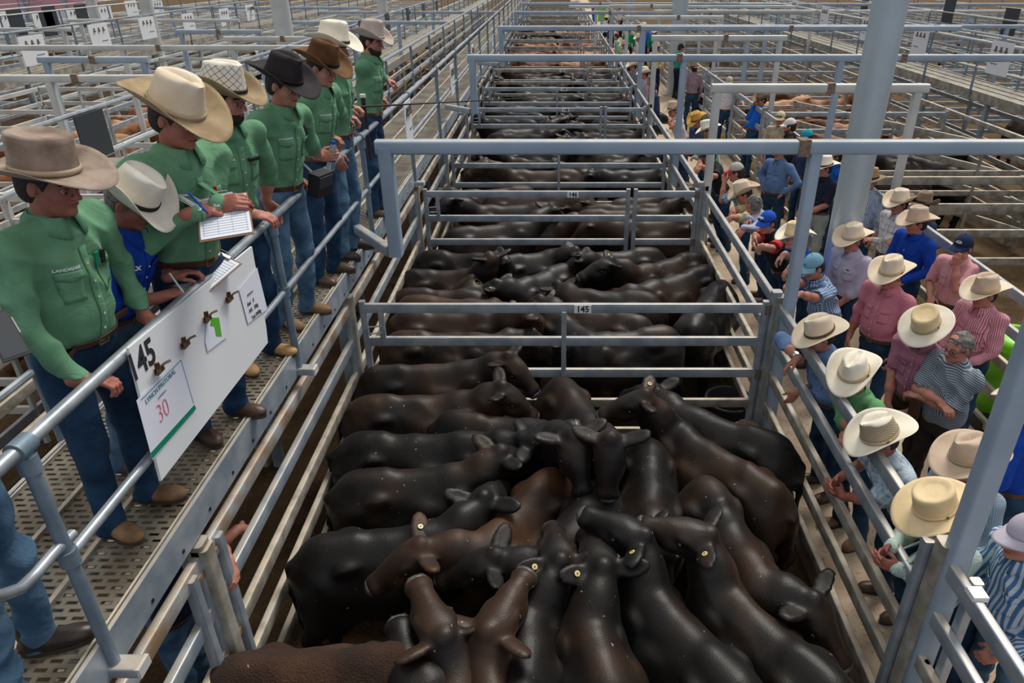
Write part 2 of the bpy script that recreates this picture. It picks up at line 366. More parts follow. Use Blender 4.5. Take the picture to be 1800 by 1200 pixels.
hr = handrail(HX, ys, -.3, 'grey pipe handrail the men in green shirts lean on', bend=True)
pb = [UX(-60, 1046, HX), UX(0, 1047, HX), UX(35, 1035, HX), UX(62, 1010, HX), UX(100, 965, HX), UX(128, 938, HX)]
MB().pipe([tuple(p-np.array([HX, -.3, DZ])) for p in pb], .022, 12).build('bent_pipe_end', 'pipe', hr)
handrail(HX, [32+3*k for k in range(10)], 30, 'distant continuation of the grey pipe handrail', detail=False)
handrail(-2.86, [1+2.4*k for k in range(24)], -.3, 'pipe handrail behind the backs of the men in green', detail=False)
handrail(-5.25, [1+2.4*k for k in range(24)], -.3, 'pipe handrail with dark boards left of the cattle race', detail=False)
handrail(9.05, [3+2.2*k for k in range(26)], 3, 'pipe handrail with white boards on the right walkway', detail=False, mat='galv_pale')
handrail(10.05, [3+2.2*k for k in range(26)], 3, 'outer pipe handrail of the right walkway', detail=False)
handrail(-12.75, [3+2.2*k for k in range(26)], 3, 'pipe handrail with white boards on the far left walkway', detail=False)
# handrail posts under the walkways
for x, lb in ((CX1-.06, 'under the green-shirt walkway'), (-2.8, 'under the back edge of the green-shirt walkway'), (-4.5, 'under the second walkway'), (9.2, 'under the right walkway'), (-12.9, 'under the far left walkway')):
    for k, y in enumerate([G0+.05]+[GY[j] for j in range(0, 10)]):
        MBp = MB().rail((0, 0, -.02), (0, 0, DZ-.17), .10, .10, up=(0, 1, 0)); o = MBp.build('support_post', 'galv', None, loc=(x, y, 0)); tag(o, 'square steel support post '+lb, 'post', 'posts '+lb)
# race fences between the two walkways
for i in range(0, 12):
    y0, y1 = ([G0-2.5]+GY)[i:i+2]
    bay(-2.95, y0, y1, 'rail panel of the cattle race behind the men in green' + (', nearest the camera' if i == 0 else ''), None if i == 0 else 'race rail panels behind the men', detail=i < 3, mat='galv_old')
    bay(-4.35, y0, y1, 'rail panel on the far side of the cattle race' + (', nearest the camera' if i == 0 else ''), None if i == 0 else 'race rail panels on the far side', detail=i < 3, mat='galv_old')
# left hand pens
def field_gates(x0, x1, ylist, label, group, mat='galv_pale', mids=()):
    base = gate(x0, x1, ylist[0], label, group, mids=mids, detail=False, mat=mat); k = kidmap()
    for y in ylist[1:]:
        c = copy_tree(base, None, k); c.location.y = y
def field_bays(x, ylist, label, group, mat='galv_pale'):
    base = bay(x, ylist[0], ylist[1], label, group, detail=False, mat=mat); k = kidmap(); L0 = ylist[1]-ylist[0]
    for a, b in zip(ylist[1:-1], ylist[2:]):
        c = copy_tree(base, None, k); c.location.y = a; c.scale.y = (b-a)/L0
LY = [3.2+3.05*k for k in range(20)]
for x0, x1, nm in ((-7.35, -5.4, 'nearest left-hand'), (-12.7, -9.35, 'second left-hand'), (-20, -16.3, 'third left-hand'), (-26, -22.4, 'fourth left-hand')):
    field_gates(x0, x1, LY, f'pale railed gate in the {nm} row of pens', f'gates of the {nm} pens', mids=(1.0,))
    field_bays(x0, LY[::2]+[66], f'pale rail panel on the far side of the {nm} pens', f'far panels of the {nm} pens')
    field_bays(x1, LY[::2]+[66], f'grey rail panel on the near side of the {nm} pens', f'near panels of the {nm} pens', mat='galv')
for x0, x1, nm in ((10.4, 14.2, 'second right-hand'), (16.6, 20.4, 'third right-hand'), (24, 28, 'fourth right-hand')):
    field_gates(x0, x1, LY[1:], f'grey railed gate in the {nm} row of pens', f'gates of the {nm} pens', mat='galv')
    field_bays(x0, LY[1::2], f'rail panel on the near side of the {nm} pens', f'near panels of the {nm} pens', mat='galv')
    field_bays(x1, LY[1::2], f'rail panel on the far side of the {nm} pens', f'far panels of the {nm} pens', mat='galv_old')
for x, nm in ((-17.0, 'beyond the far left walkway'), (-19.05, 'with boards beyond the far left walkway'), (13.0, 'between the right-hand pens'), (-28.5, 'at the left end of the shed'), (22.2, 'beyond the right-hand pens'), (-33, 'furthest to the left')):
    handrail(x, [6+3*k for k in range(20)], 5, 'pale pipe handrail '+nm, detail=False, mat='galv_pale')
# frames over the left pens:(u0,u1,v,zone)
for i, (u0, u1, v, y, posts) in enumerate(((-60, 330, 138, 10.6, (85, 262)), (68, 262, 105, 12.6, (80, 252)), (0, 560, 84, 15.2, (215, 410)), (310, 460, 56, 18.5, (318, 452)), (395, 600, 68, 17, (405, 560)), (480, 790, 40, 23, (620, 700)), (0, 130, 52, 21, (20, 110)), (250, 640, 14, 33, (300, 500)), (120, 420, 36, 26, (140, 400)), (560, 880, 22, 30, (640, 760)))):
    p0 = UY(u0, v, y); p1 = UY(u1, v, y); z = p0[2]
    portal(p0[0], p1[0], y, z, f'pale overhead frame above the left-hand pens, {("nearest and longest", "short one just above the nearest", "long one behind the short frame", "short one behind the white hats", "one beside the white column", "one right of the white column", "one at the left picture edge", "one near the top of the picture", "one at upper left", "one above the bearded man")[i]}', posts=[(float(UY(p, v, y)[0]), 0) for p in posts], joints=((p0[0]+p1[0])/2,), mat='galv_pale' if i % 2 == 0 else 'galv_blue', hb=.1)
for i, (u0, u1, v, y) in enumerate(((1040, 1810, 47, 20.5), (1150, 1850, 20, 27), (1300, 1900, 8, 31), (1000, 1400, 12, 29))):
    p0 = UY(u0, v, y); p1 = UY(u1, v, y)
    portal(p0[0], p1[0], y, p0[2], f'thin overhead frame far off above the right-hand pens, {("lowest", "second lowest", "third lowest", "topmost")[i]}', posts=[(float(p0[0]+(p1[0]-p0[0])*q), 0) for q in (.12, .4, .68, .95)], mat='galv_pale' if i % 2 else 'galv_blue', hb=.1)
COLS = [(3.21, 7.5)]
# roof columns
for i, (ub, vb, r, top, lb) in enumerate(((1490, 400, .165, 9, 'thick round steel roof column in the crowd'), (1184, 166, .27, 9, 'round steel roof column in the middle distance'), (1106, 40, .25, 9, 'round roof column far down the alley'))):
    x, y = ((3.21, 7.5), (None, None), (None, None))[i]
    if x is None: q = UZ(ub, vb, .3); x, y = q[0], q[1]
    t = empty('roof_column', (x, y, 0)); tag(t, lb, 'column')
    MB().pipe([(0, 0, 0), (0, 0, top)], r, 32).build('shaft', 'column', t); MB().pipe([(0, 0, .29), (0, 0, .32)], r*1.6, 24).build('base_plate', 'galv_old', t)
for i, (u, v, z, y, r, lb) in enumerate(((500, 60, 3, 17.5, .2, 'pale round roof column behind the brown hat'), (257, 10, 3, 25, .2, 'pale roof column above the beige cowboy hat'), (162, 10, 3, 32, .2, 'slim roof column at upper left'), (672, 10, 3, 30, .19, 'slim roof column above the bearded man'), (1305, 20, 2, 40, .2, 'slim roof column far right of the alley'))):
    q = UY(u, v, y); COLS.append((float(q[0]), y)); t = empty('roof_column', (q[0], y, 0)); tag(t, lb, 'column')
    MB().pipe([(0, 0, 0), (0, 0, 9)], r, 24).build('shaft', 'galv_pale', t); MB().pipe([(0, 0, 0), (0, 0, .03)], r*1.6, 24).build('base_plate', 'galv_old', t)
# big upright and stacked gate leaves at the near right corner
t = empty('gate_post', (XR+.03, G0-.05, 0)); tag(t, 'tall square post with swung-back gate leaves at lower right', 'post')
MB().rail((0, 0, 0), (0, 0, 3.6), .115, .10, up=(0, 1, 0)).build('post', 'galv_blue', t)
MB().rail((-.085, .13, .1), (-.085, .13, RZ[0]+.06), .055, .055, up=(0, 1, 0)).build('gate_stile', 'galv', t)
MB().rail((.02, -.16, .1), (.02, -.16, RZ[0]+.06), .055, .055, up=(0, 1, 0)).build('gate_stile', 'galv', t)
for y, z in ((.09, RZ[0]-.02), (-.09, RZ[0]-.02), (.09, RZ[2]), (-.09, RZ[2])):
    MB().pipe([(-.02, y, z-.05), (-.02, y, z+.05)], .018, 10).build('hinge_pin', 'bolt', t)
for y in (.22, -.24): MB().box((-.02, y, RZ[0]+.055), (.075, .075, .03)).build('end_cap', 'white', t)
# triple posts at the left near corner
t = empty('gate_post', (XL, G0, 0)); tag(t, 'cluster of square gate posts below the walkway at lower left', 'post')
for y, z, w_ in ((.0, DZ-.22, .10), (.16, RZ[0]+.02, .06), (-.16, RZ[0]+.02, .06)):
    MB().rail((.02, y, 0), (.02, y, z), w_, w_, up=(0, 1, 0)).build('post', 'galv_old' if w_ > .08 else 'galv', t)
for z in (RZ[0]-.05, RZ[2]): MB().rail((.02, -.13, z), (.02, .13, z), .03, .05).build('hinge', 'rust', t)
# hinges at the right posts of the two nearest gates
for gi, lb in ((0, 'square hinge post at the right end of the nearest numbered gate'), (1, 'slimmer-looking hinge post at the right end of the second gate')):
    t = empty('hinge_post', (XR-.04, GY[gi]+.02, 0)); tag(t, lb, 'post')
    MB().rail((0, 0, 0), (0, 0, RZ[0]+.16), .09, .09, up=(0, 1, 0)).build('post', 'galv', t)
    for z in (RZ[0], RZ[2], RZ[4]):
        MB().pipe([(-.07, -.04, z-.05), (-.07, -.04, z+.05)], .03, 14).build('hinge_collar', 'bolt', t)
# water tub and ring beside gate 145
q = UZ(1280, 695, .5)
q = UZ(1283, 700, .34); t = empty('water_tub', (q[0], q[1], 0)); tag(t, 'round black water tub under the right end of gate 145', 'tub')
m = MB()
prof = [(.30, .0), (.36, .62), (.385, .66), (.395, .63), (.36, .6), (.31, .05)]
V = []; Fc = []; n = 36
for j, (r, z) in enumerate([(.22, 0), (.25, .30), (.27, .31), (.27, .34), (.245, .34), (.235, .31), (.20, .06), (0.001, .05)]):
    for i in range(n): V.append((r*math.cos(2*PI*i/n), r*math.sin(2*PI*i/n), z))
for j in range(7):
    for i in range(n): Fc.append((j*n+i, j*n+(i+1) % n, (j+1)*n+(i+1) % n, (j+1)*n+i))
m.add(V, Fc).build('tub_shell', newmat('rubber', (.03, .03, .032), .45, 0, .1, 40), t)
t = empty('valve_box', (1.9, GY[0]-.12, 0)); tag(t, 'rusty round valve collar at the foot of the hinge post', 'valve')
MB().pipe([(0, 0, .0), (0, 0, .52)], .05, 14).build('pipe', 'galv_old', t)
MB().pipe([(0, 0, .47), (0, 0, .5)], .17, 22).build('flange', newmat('collar', (.22, .17, .10), .8, 0, .3, 30), t)
MB().pipe([(0, 0, .5), (0, 0, .57)], .10, 18).build('collar', 'rust', t)
# green wheelie bin
q = UZ(1775, 650, .85); t = empty('rubbish_bin', (q[0], q[1], .3)); tag(t, 'bright lime green round rubbish bin behind the pink shirts', 'bin')
newmat('lime', (.20, .62, .02), .4, 0)
V = []; Fc = []; n = 40
PR = [(.20, 0), (.235, .05), (.27, .80), (.30, .84), (.305, .90), (.29, .93), (.25, .955), (.16, .975), (.145, .95), (.135, .80), (.001, .78)]
for r, z in PR:
    for i in range(n): V.append((r*math.cos(2*PI*i/n), r*math.sin(2*PI*i/n), z))
b1 = MB(); b2 = MB(); b3 = MB()
def rings(j0, j1): return [(j*n+i, j*n+(i+1) % n, (j+1)*n+(i+1) % n, (j+1)*n+i) for j in range(j0, j1) for i in range(n)]
for nm_, a_, b_, mt_ in (('bin_body', 0, 3, 'lime'), ('bin_lid', 3, 8, 'lime'), ('bin_opening', 8, 10, 'black')): MB().add(V[a_*n:(b_+1)*n], rings(0, b_-a_)).build(nm_, mt_, t)
MB().box((-.1, -.24, .06), (.5, .2, .12)).build('bin_base', 'black', t)
t = empty('rubbish_bin', (min(UZ(1087, 32, .5)[0], 3.9), UZ(1087, 32, .5)[1], .3)); tag(t, 'small-looking lime green bin far down the alley', 'bin')
MB().pipe([(0, 0, 0), (0, 0, .95)], .29, 16).build('bin_body', 'lime', t)
# ---------------------------------------------------------------- boards
def board_poly(name, pts, X, th, mat, label, cat, d=1):
    P = [UX(u, v, X) for u, v in pts]; o = P[0].copy(); k = len(P)
    m = MB(); V = [p-o for p in P]+[p-o+np.array([-th*d, 0, 0]) for p in P]
    m.add(V, [tuple(range(k)), tuple(range(2*k-1, k-1, -1))]+[(i, k+i, k+(i+1) % k, (i+1) % k) for i in range(k)])
    ob = m.build(name, mat, None, smooth=False, loc=tuple(o)); tag(ob, label, cat); return ob, o
def child_poly(name, pts, X, mat, par, o, th=.001):
    P = [UX(u, v, X)-o for u, v in pts]; k = len(P)
    V = P+[p-np.array([th, 0, 0]) for p in P]
    return MB().add(V, [tuple(range(k)), tuple(range(2*k-1, k-1, -1))]+[(i, k+i, k+(i+1) % k, (i+1) % k) for i in range(k)]).build(name, mat, par, smooth=False)
BX = HX+.045
bd, bo = board_poly('sale_board', [(226, 612), (284, 845), (471, 602), (468, 574), (443, 433)], BX, .012, 'white', 'large white sale board numbered 145 hanging from the handrail', 'board')
def btext(txt, u, v, size, mat, par, o, X, rot=0, bold=0, sq=1, name='lettering', sh=0):
    p = UX(u, v, X)-o; c, s = math.cos(rot), math.sin(rot)
    return put_text(name, txt, size, mat, par, p, (0, c, s), (0, -s+sh, c), bold, sq)
btext('145', 250, 634, .17, 'ink', bd, bo, BX+.002, rot=-.02, bold=.004, sq=.85)
PXP = BX+.006
pp, po = board_poly('paper_sheet', [(240, 704), (322, 620), (346, 714), (268, 808)], PXP, .001, 'paper', 'white vendor sheet with a green stripe and red 30 clipped to board', 'paper')
child_poly('green_stripe', [(265, 796), (342, 711), (345, 718), (268, 806)], PXP+.001, 'greenprint', pp, po)
btext('LYNCH PASTORAL', 283, 678, .033, 'blueink', pp, po, PXP+.002, rot=.0, bold=.0004); btext('COMMISSION', 285, 693, .013, 'blueink', pp, po, PXP+.002)
btext('30', 287, 722, .13, 'redink', pp, po, PXP+.002, rot=-.05, bold=-.003, sq=.8)
for a, b, th_ in (((248, 702), (318, 632), .8), ((318, 632), (340, 708), .8)):
    child_poly('ruled_line', [a, b, (b[0]+.9, b[1]+.9), (a[0]+.9, a[1]+.9)], PXP+.0015, 'blueink', pp, po)
p2, o2 = board_poly('paper_sheet', [(420, 508), (452, 470), (470, 543), (436, 569)], PXP, .001, 'paper', 'small sheet with head count and weights clipped near board corner', 'paper')
for txt, u, v, s in (('N Y N T Y Y', 440, 516, .022), ('Head    31', 441, 531, .034), ('AVG    336kg', 446, 541, .034), ('Total 10430kg', 451, 552, .034)):
    btext(txt, u, v, s, 'ink', p2, o2, PXP+.002, rot=-.10, bold=.0004, sq=.72)
p3, o3 = board_poly('folded_card', [(363, 556), (397, 560), (399, 592), (365, 618), (361, 600)], PXP, .001, 'paper', 'folded card with green printed letter clipped on sale board', 'card')
child_poly('green_mark', [(372, 558), (385, 558), (390, 591), (380, 591), (377, 574), (369, 572)], PXP+.001, 'greenlogo', p3, o3)
def clip(p, label, s=1.0, ax=(0, 1, 0), nrm=(1, 0, 0)):
    t = empty('bulldog_clip', tuple(p)); tag(t, label, 'clip', 'bulldog clips on the big sale board' if s == 1 else None)
    R = np.array([nrm, ax, (0, 0, 1)]).T*s
    m = MB(); m.box((0, 0, 0), (.004, .055, .03)); m.box((.016, 0, .005), (.004, .055, .03)); m.pipe([(.012, -.028, -.008), (.012, .028, -.008)], .007, 8)
    def fx(mb): mb.v = [tuple(R@np.array(q)) for q in mb.v]; return mb
    fx(m).build('jaw', 'brass', t)
    h = MB(); h.sweep([(.008, -.01, .01), (.022, -.03, .035), (.03, -.04, .06)], rrect(.022, .004, .0015)); fx(h).build('handle', 'brass', t)
    h = MB(); h.sweep([(.008, .01, .01), (.03, .02, .025), (.05, .035, .03)], rrect(.022, .004, .0015)); fx(h).build('handle', 'brass', t)
for (u, v), lb in (((277, 650), 'beside the painted number'), ((323, 605), 'second along the board from the number'), ((362, 560), 'holding the folded green card'), ((401, 525), 'below the writing clipboard')):
    clip(UX(u, v, BX+.01), 'brown metal bulldog clip on the white board, '+lb)
# smaller boards along the rails
k0 = 0
for X, lst, nm in ((HX+.04, ((718, 214, .34, .5), (795, 140, .34, .5), (831, 98, .3, .45), (866, 65, .34, .5)), 'along the walkway handrail beyond the bearded man'),
                   (9.0, ((1757, 103, .62, .62), (1617, 74, .62, .62), (1523, 51, .62, .62), (1449, 30, .62, .62), (1396, 16, .6, .6), (1350, 6, .6, .6)), 'on the right-hand walkway rail'),
                   (-12.7, ((60, 88, .75, .66), (176, 64, .75, .66), (260, 49, .75, .62), (332, 40, .7, .6), (395, 30, .7, .6), (440, 22, .7, .6)), 'on the far left walkway rail'),
                   (-19, ((12, 40, .8, .7), (75, 38, .8, .7), (133, 31, .8, .7), (186, 26, .8, .7), (232, 16, .8, .7), (278, 14, .8, .7)), 'on the walkway rail beyond the far left one')):
    for j, (u, v, wY, hZ) in enumerate(lst):
        p = UX(u, v, X); t = empty('sale_board', tuple(p)); sgn = 1 if X < 0 else -1
        wh = {0: 'nearest', 1: 'second', 2: 'third', 3: 'fourth', 4: 'fifth', 5: 'sixth'}[j]
        tag(t, f'white sale board {nm}, {wh} of the row', 'board')
        MB().box((0, 0, 0), (.012, wY*1.25, hZ)).build('panel', 'white', t, smooth=False)
        for q in (-.3, 0, .3):
            mm = MB().box((sgn*.015, q*wY, hZ*.27), (.03, .03, .1)); mm.box((sgn*.02, q*wY, hZ*.22), (.03, .08, .03)); mm.build('clip', 'bolt', t)
        MB().box((sgn*.010, wY*.25, -hZ*.18), (.004, wY*.4, .02)).build('printed_line', 'blueink', t, smooth=False)
for j, (u, v) in enumerate(((166, 238), (636, 53), (681, 39), (717, 27), (744, 19), (768, 12))):
    p = UX(u, v, -5.2); o = MB().box((0, 0, 0), (.015, .55, .5)).build('back_board', 'darkpanel', None, smooth=False, loc=tuple(p)); tag(o, 'dark back of a board hung on the second walkway rail, ' + ('behind the beige hat' if j == 0 else 'small in the distance'), 'board', None if j == 0 else 'distant dark boards')
for j, (u, v) in enumerate(((1668, 18), (1775, 40), (1520, 8), (85, 42), (90, 32), (145, 28), (30, 40))):
    X = 13 if u > 900 else -17; p = UX(u, v, X); o = MB().box((0, 0, 0), (.02, .7, .75)).build('back_board', 'darkpanel', None, smooth=False, loc=tuple(p)); tag(o, f'dark board far off at the {"upper right" if u > 900 else "upper left"} of the yard', 'board', f'dark boards {"right" if u > 900 else "left"}')
# long black cane held over the rail
# ================================================================ implicit surfaces -> one continuous mesh
def nrm(v): v = np.array(v, float); return v/(np.linalg.norm(v)+1e-12)
class SDF:
    def __init__(s, lo, hi, h):
        s.h = h; s.lo = np.array(lo, float); s.n = np.ceil((np.array(hi)-s.lo)/h).astype(int)+1
        s.f = np.full(tuple(s.n), .25, np.float32)
        s.ax = [np.float32(s.lo[i]) + np.arange(s.n[i], dtype=np.float32)*np.float32(h) for i in range(3)]
    def _sub(s, lo, hi):
        a = np.maximum(np.floor((lo-s.lo)/s.h).astype(int), 0); b = np.minimum(np.ceil((hi-s.lo)/s.h).astype(int)+1, s.n)
        if np.any(b <= a): return None
        X = s.ax[0][a[0]:b[0]][:, None, None]; Y = s.ax[1][a[1]:b[1]][None, :, None]; Z = s.ax[2][a[2]:b[2]][None, None, :]
        return (slice(a[0], b[0]), slice(a[1], b[1]), slice(a[2], b[2])), X, Y, Z
    def _mix(s, sl, d, k, sub):
        g = s.f[sl]
        if sub:
            if k > 0: h = np.maximum(k-np.abs(g+d), 0)/k; s.f[sl] = np.maximum(g, -d)+h*h*k*.25
            else: s.f[sl] = np.maximum(g, -d)
        elif k > 0:
            h = np.maximum(k-np.abs(g-d), 0)/k; s.f[sl] = np.minimum(g, d)-h*h*k*.25
        else: s.f[sl] = np.minimum(g, d)
    def cap(s, a, b, ra, rb=None, k=.03, sub=False):
        a = np.array(a, float); b = np.array(b, float); rb = ra if rb is None else rb; m = max(ra, rb)+k+s.h*2+.02
        q = s._sub(np.minimum(a, b)-m, np.maximum(a, b)+m)
        if q is None: return s
        sl, X, Y, Z = q; d = b-a; L = float(d@d)+1e-12
        px, py, pz = X-a[0], Y-a[1], Z-a[2]
        t = np.clip((px*d[0]+py*d[1]+pz*d[2])/L, 0, 1)
        D = np.sqrt((px-t*d[0])**2+(py-t*d[1])**2+(pz-t*d[2])**2)-(ra+(rb-ra)*t)
        s._mix(sl, D, k, sub); return s
    def chain(s, pts, rs, k=.03):
        for i in range(len(pts)-1): s.cap(pts[i], pts[i+1], rs[i], rs[i+1], k)
        return s
    def ell(s, c, r, R=None, k=.03, sub=False):
        c = np.array(c, float); r = np.array(r, float); R = np.eye(3) if R is None else np.array(R)  # rows = axes
        m = float(r.max())+k+s.h*2+.02; q = s._sub(c-m, c+m)
        if q is None: return s
        sl, X, Y, Z = q; px, py, pz = X-c[0], Y-c[1], Z-c[2]; A = 0; B = 0
        for i in range(3):
            u = px*R[i][0]+py*R[i][1]+pz*R[i][2]; A = A+(u/r[i])**2; B = B+(u/r[i]**2)**2
        A = np.sqrt(A); B = np.sqrt(B)+1e-9; D = A*(A-1)/B
        s._mix(sl, D, k, sub); return s
    def plane_cut(s, p, n):      # keep the side n points away from
        n = nrm(n); d = (s.ax[0][:, None, None]-p[0])*n[0]+(s.ax[1][None, :, None]-p[1])*n[1]+(s.ax[2][None, None, :]-p[2])*n[2]
        s.f = np.maximum(s.f, d.astype(np.float32)); return s
    def folds(s, amp, seed, fr=(18, 34)):
        r = np.random.RandomState(seed); X = s.ax[0][:, None, None]; Y = s.ax[1][None, :, None]; Z = s.ax[2][None, None, :]; g = 0
        for i in range(6):
            v = r.randn(3); v /= np.linalg.norm(v); v *= r.uniform(*fr); ph = r.uniform(0, 6.28)
            g = g+np.sin(X*v[0]+Y*v[1]+Z*v[2]+ph+1.5*np.sin(X*v[1]*.3+Z*v[0]*.4+ph))
        s.f = s.f+(amp*np.abs(g)*.5-amp*.6).astype(np.float32); return s
    def at(s, p):
        q = (np.array(p)-s.lo)/s.h; i = np.floor(q).astype(int)
        if np.any(i < 0) or np.any(i >= s.n-1): return .25
        t = q-i; c = s.f[i[0]:i[0]+2, i[1]:i[1]+2, i[2]:i[2]+2]
        c = c[0]*(1-t[0])+c[1]*t[0]; c = c[0]*(1-t[1])+c[1]*t[1]; return float(c[0]*(1-t[2])+c[1]*t[2])
    def hit(s, p, d, maxd=.6):
        p = np.array(p, float); d = nrm(d); t = 0; pv = s.at(p)
        while t < maxd:
            t += s.h*.7; v = s.at(p+d*t)
            if v < 0:
                a = t-s.h*.7
                for _ in range(6):
                    m = (a+t)/2
                    if s.at(p+d*m) < 0: t = m
                    else: a = m
                return p+d*t
        return None
    def mesh(s):
        f = s.f; I = f < 0; cnt = np.zeros(tuple(s.n-1), np.int8)
        offs = [(i, j, k) for i in (0, 1) for j in (0, 1) for k in (0, 1)]
        def sh(A, o): return A[o[0]:A.shape[0]-1+o[0], o[1]:A.shape[1]-1+o[1], o[2]:A.shape[2]-1+o[2]]
        for o in offs: cnt += sh(I, o)
        act = (cnt > 0) & (cnt < 8); idx = np.argwhere(act)
        if not len(idx): return np.zeros((0, 3)), np.zeros((0, 4), int)
        cv = {o: f[idx[:, 0]+o[0], idx[:, 1]+o[1], idx[:, 2]+o[2]] for o in offs}
        P = np.zeros((len(idx), 3)); W = np.zeros(len(idx))
        for a in offs:
            for x in range(3):
                if a[x] == 0:
                    b = list(a); b[x] = 1; b = tuple(b); fa, fb = cv[a], cv[b]; m = (fa < 0) != (fb < 0)
                    t = fa/np.where(m, fa-fb, 1); pt = np.tile(np.array(a, float), (len(idx), 1)); pt[:, x] = t
                    P[m] += pt[m]; W += m
        V = (idx+P/W[:, None])*s.h+s.lo
        num = np.full(act.shape, -1, np.int64); num[act] = np.arange(len(idx)); Q = []
        for x in range(3):
            sl0 = [slice(1, -1)]*3; sl1 = [slice(1, -1)]*3; sl0[x] = slice(0, -1); sl1[x] = slice(1, None)
            A = I[tuple(sl0)]; B = I[tuple(sl1)]; e = np.argwhere(A != B)
            if not len(e): continue
            st = np.ones(3, int); st[x] = 0; c = e+st; inside = A[e[:, 0], e[:, 1], e[:, 2]]
            y, z = [(1, 2), (2, 0), (0, 1)][x]; u = np.zeros(3, int); u[y] = 1; w_ = np.zeros(3, int); w_[z] = 1
            q = [num[tuple((c-o).T)] for o in (u+w_, w_, 0*u, u)]
            q = np.stack(q, 1); q[~inside] = q[~inside][:, ::-1]; Q.append(q)
        return V, np.concatenate(Q)
def meshobj(name, parts, mat, parent=None, loc=None, smooth=True, uvf=None):
    """parts: list of (V,Q) or SDF, merged into one mesh object"""
    Vs, Qs, o = [], [], 0
    for p in parts:
        V, Q = p.mesh() if isinstance(p, SDF) else p
        Vs.append(V); Qs.append(np.asarray(Q)+o); o += len(V)
    V = np.concatenate(Vs); Q = np.concatenate(Qs)
    me = bpy.data.meshes.new(name); me.vertices.add(len(V)); me.vertices.foreach_set('co', V.astype(np.float32).ravel())
    me.loops.add(Q.size); me.loops.foreach_set('vertex_index', Q.astype(np.int32).ravel())
    me.polygons.add(len(Q)); me.polygons.foreach_set('loop_start', np.arange(0, Q.size, 4, dtype=np.int32)); 
    try: me.polygons.foreach_set('loop_total', np.full(len(Q), 4, np.int32))
    except Exception: pass
    me.update(calc_edges=True); me.polygons.foreach_set('use_smooth', [True]*len(Q)); me.materials.append(M[mat] if isinstance(mat, str) else mat)
    if uvf is not None:
        at = me.attributes.new('cloth', 'FLOAT_VECTOR', 'POINT'); at.data.foreach_set('vector', uvf(V).astype(np.float32).ravel())
    return link(name, me, parent, loc)
# ================================================================ CATTLE
def hide(name, c1, c2, c3, rough=.42):
    m = bpy.data.materials.new(name); m.use_nodes = True; n = m.node_tree.nodes; l = m.node_tree.links; b = n['Principled BSDF']
    b.inputs['Specular IOR Level'].default_value = .33; b.inputs['Roughness'].default_value = rough
    b.inputs['Sheen Weight'].default_value = .03; b.inputs['Sheen Roughness'].default_value = .4
    t = n.new('ShaderNodeTexCoord'); oi = n.new('ShaderNodeObjectInfo')
    vm = n.new('ShaderNodeVectorMath'); vm.operation = 'ADD'; l.new(t.outputs['Object'], vm.inputs[0]); cx = n.new('ShaderNodeCombineXYZ')
    mu = n.new('ShaderNodeMath'); mu.operation = 'MULTIPLY'; mu.inputs[1].default_value = 37; l.new(oi.outputs['Random'], mu.inputs[0]); l.new(mu.outputs[0], cx.inputs[0]); l.new(cx.outputs[0], vm.inputs[1])
    a = n.new('ShaderNodeTexNoise'); a.inputs['Scale'].default_value = 1.9; a.inputs['Detail'].default_value = 6; l.new(vm.outputs[0], a.inputs['Vector'])
    ad = n.new('ShaderNodeMath'); ad.operation = 'MULTIPLY_ADD'; ad.inputs[1].default_value = .36; ad.inputs[2].default_value = -.12; l.new(oi.outputs['Random'], ad.inputs[0])
    a2 = n.new('ShaderNodeMath'); l.new(ad.outputs[0], a2.inputs[0]); l.new(a.outputs['Fac'], a2.inputs[1])
    r = n.new('ShaderNodeValToRGB'); e = r.color_ramp.elements; e[0].position = .40; e[0].color = (*c1, 1); e[1].position = .72; e[1].color = (*c3, 1); k = e.new(.56); k.color = (*c2, 1)
    l.new(a2.outputs[0], r.inputs[0])
    sp_ = n.new('ShaderNodeTexNoise'); sp_.inputs['Scale'].default_value = 26; sp_.inputs['Detail'].default_value = 2; l.new(vm.outputs[0], sp_.inputs['Vector'])
    r2 = n.new('ShaderNodeValToRGB'); r2.color_ramp.elements[0].position = .735; r2.color_ramp.elements[0].color = (0, 0, 0, 1); r2.color_ramp.elements[1].position = .77; r2.color_ramp.elements[1].color = (1, 1, 1, 1); l.new(sp_.outputs['Fac'], r2.inputs[0])
    mx = n.new('ShaderNodeMixRGB'); mx.inputs[2].default_value = (.30, .22, .14, 1); l.new(r2.outputs[0], mx.inputs[0]); l.new(r.outputs[0], mx.inputs[1]); l.new(mx.outputs[0], b.inputs['Base Color'])
    f = n.new('ShaderNodeTexNoise'); f.inputs['Scale'].default_value = 110; f.inputs['Detail'].default_value = 3; l.new(t.outputs['Object'], f.inputs['Vector'])
    f2 = n.new('ShaderNodeTexNoise'); f2.inputs['Scale'].default_value = 9; f2.inputs['Detail'].default_value = 3; l.new(vm.outputs[0], f2.inputs['Vector'])
    s3 = n.new('ShaderNodeMath'); s3.operation = 'MULTIPLY_ADD'; s3.inputs[1].default_value = 1.2; l.new(f2.outputs['Fac'], s3.inputs[0]); l.new(f.outputs['Fac'], s3.inputs[2])
    bp = n.new('ShaderNodeBump'); bp.inputs['Strength'].default_value = .26; bp.inputs['Distance'].default_value = .007; l.new(s3.outputs[0], bp.inputs['Height']); l.new(bp.outputs[0], b.inputs['Normal'])
    M[name] = m
hide('hide_black', (.0045, .0038, .0035), (.009, .006, .0045), (.034, .016, .008), .45)
hide('hide_brown', (.006, .0045, .004), (.020, .010, .006), (.060, .025, .010), .55)
hide('hide_woolly', (.014, .007, .005), (.038, .017, .009), (.085, .037, .017), .85)
for n_ in M['hide_woolly'].node_tree.nodes:
    if n_.type == 'BUMP': n_.inputs['Strength'].default_value = .9; n_.inputs['Distance'].default_value = .02
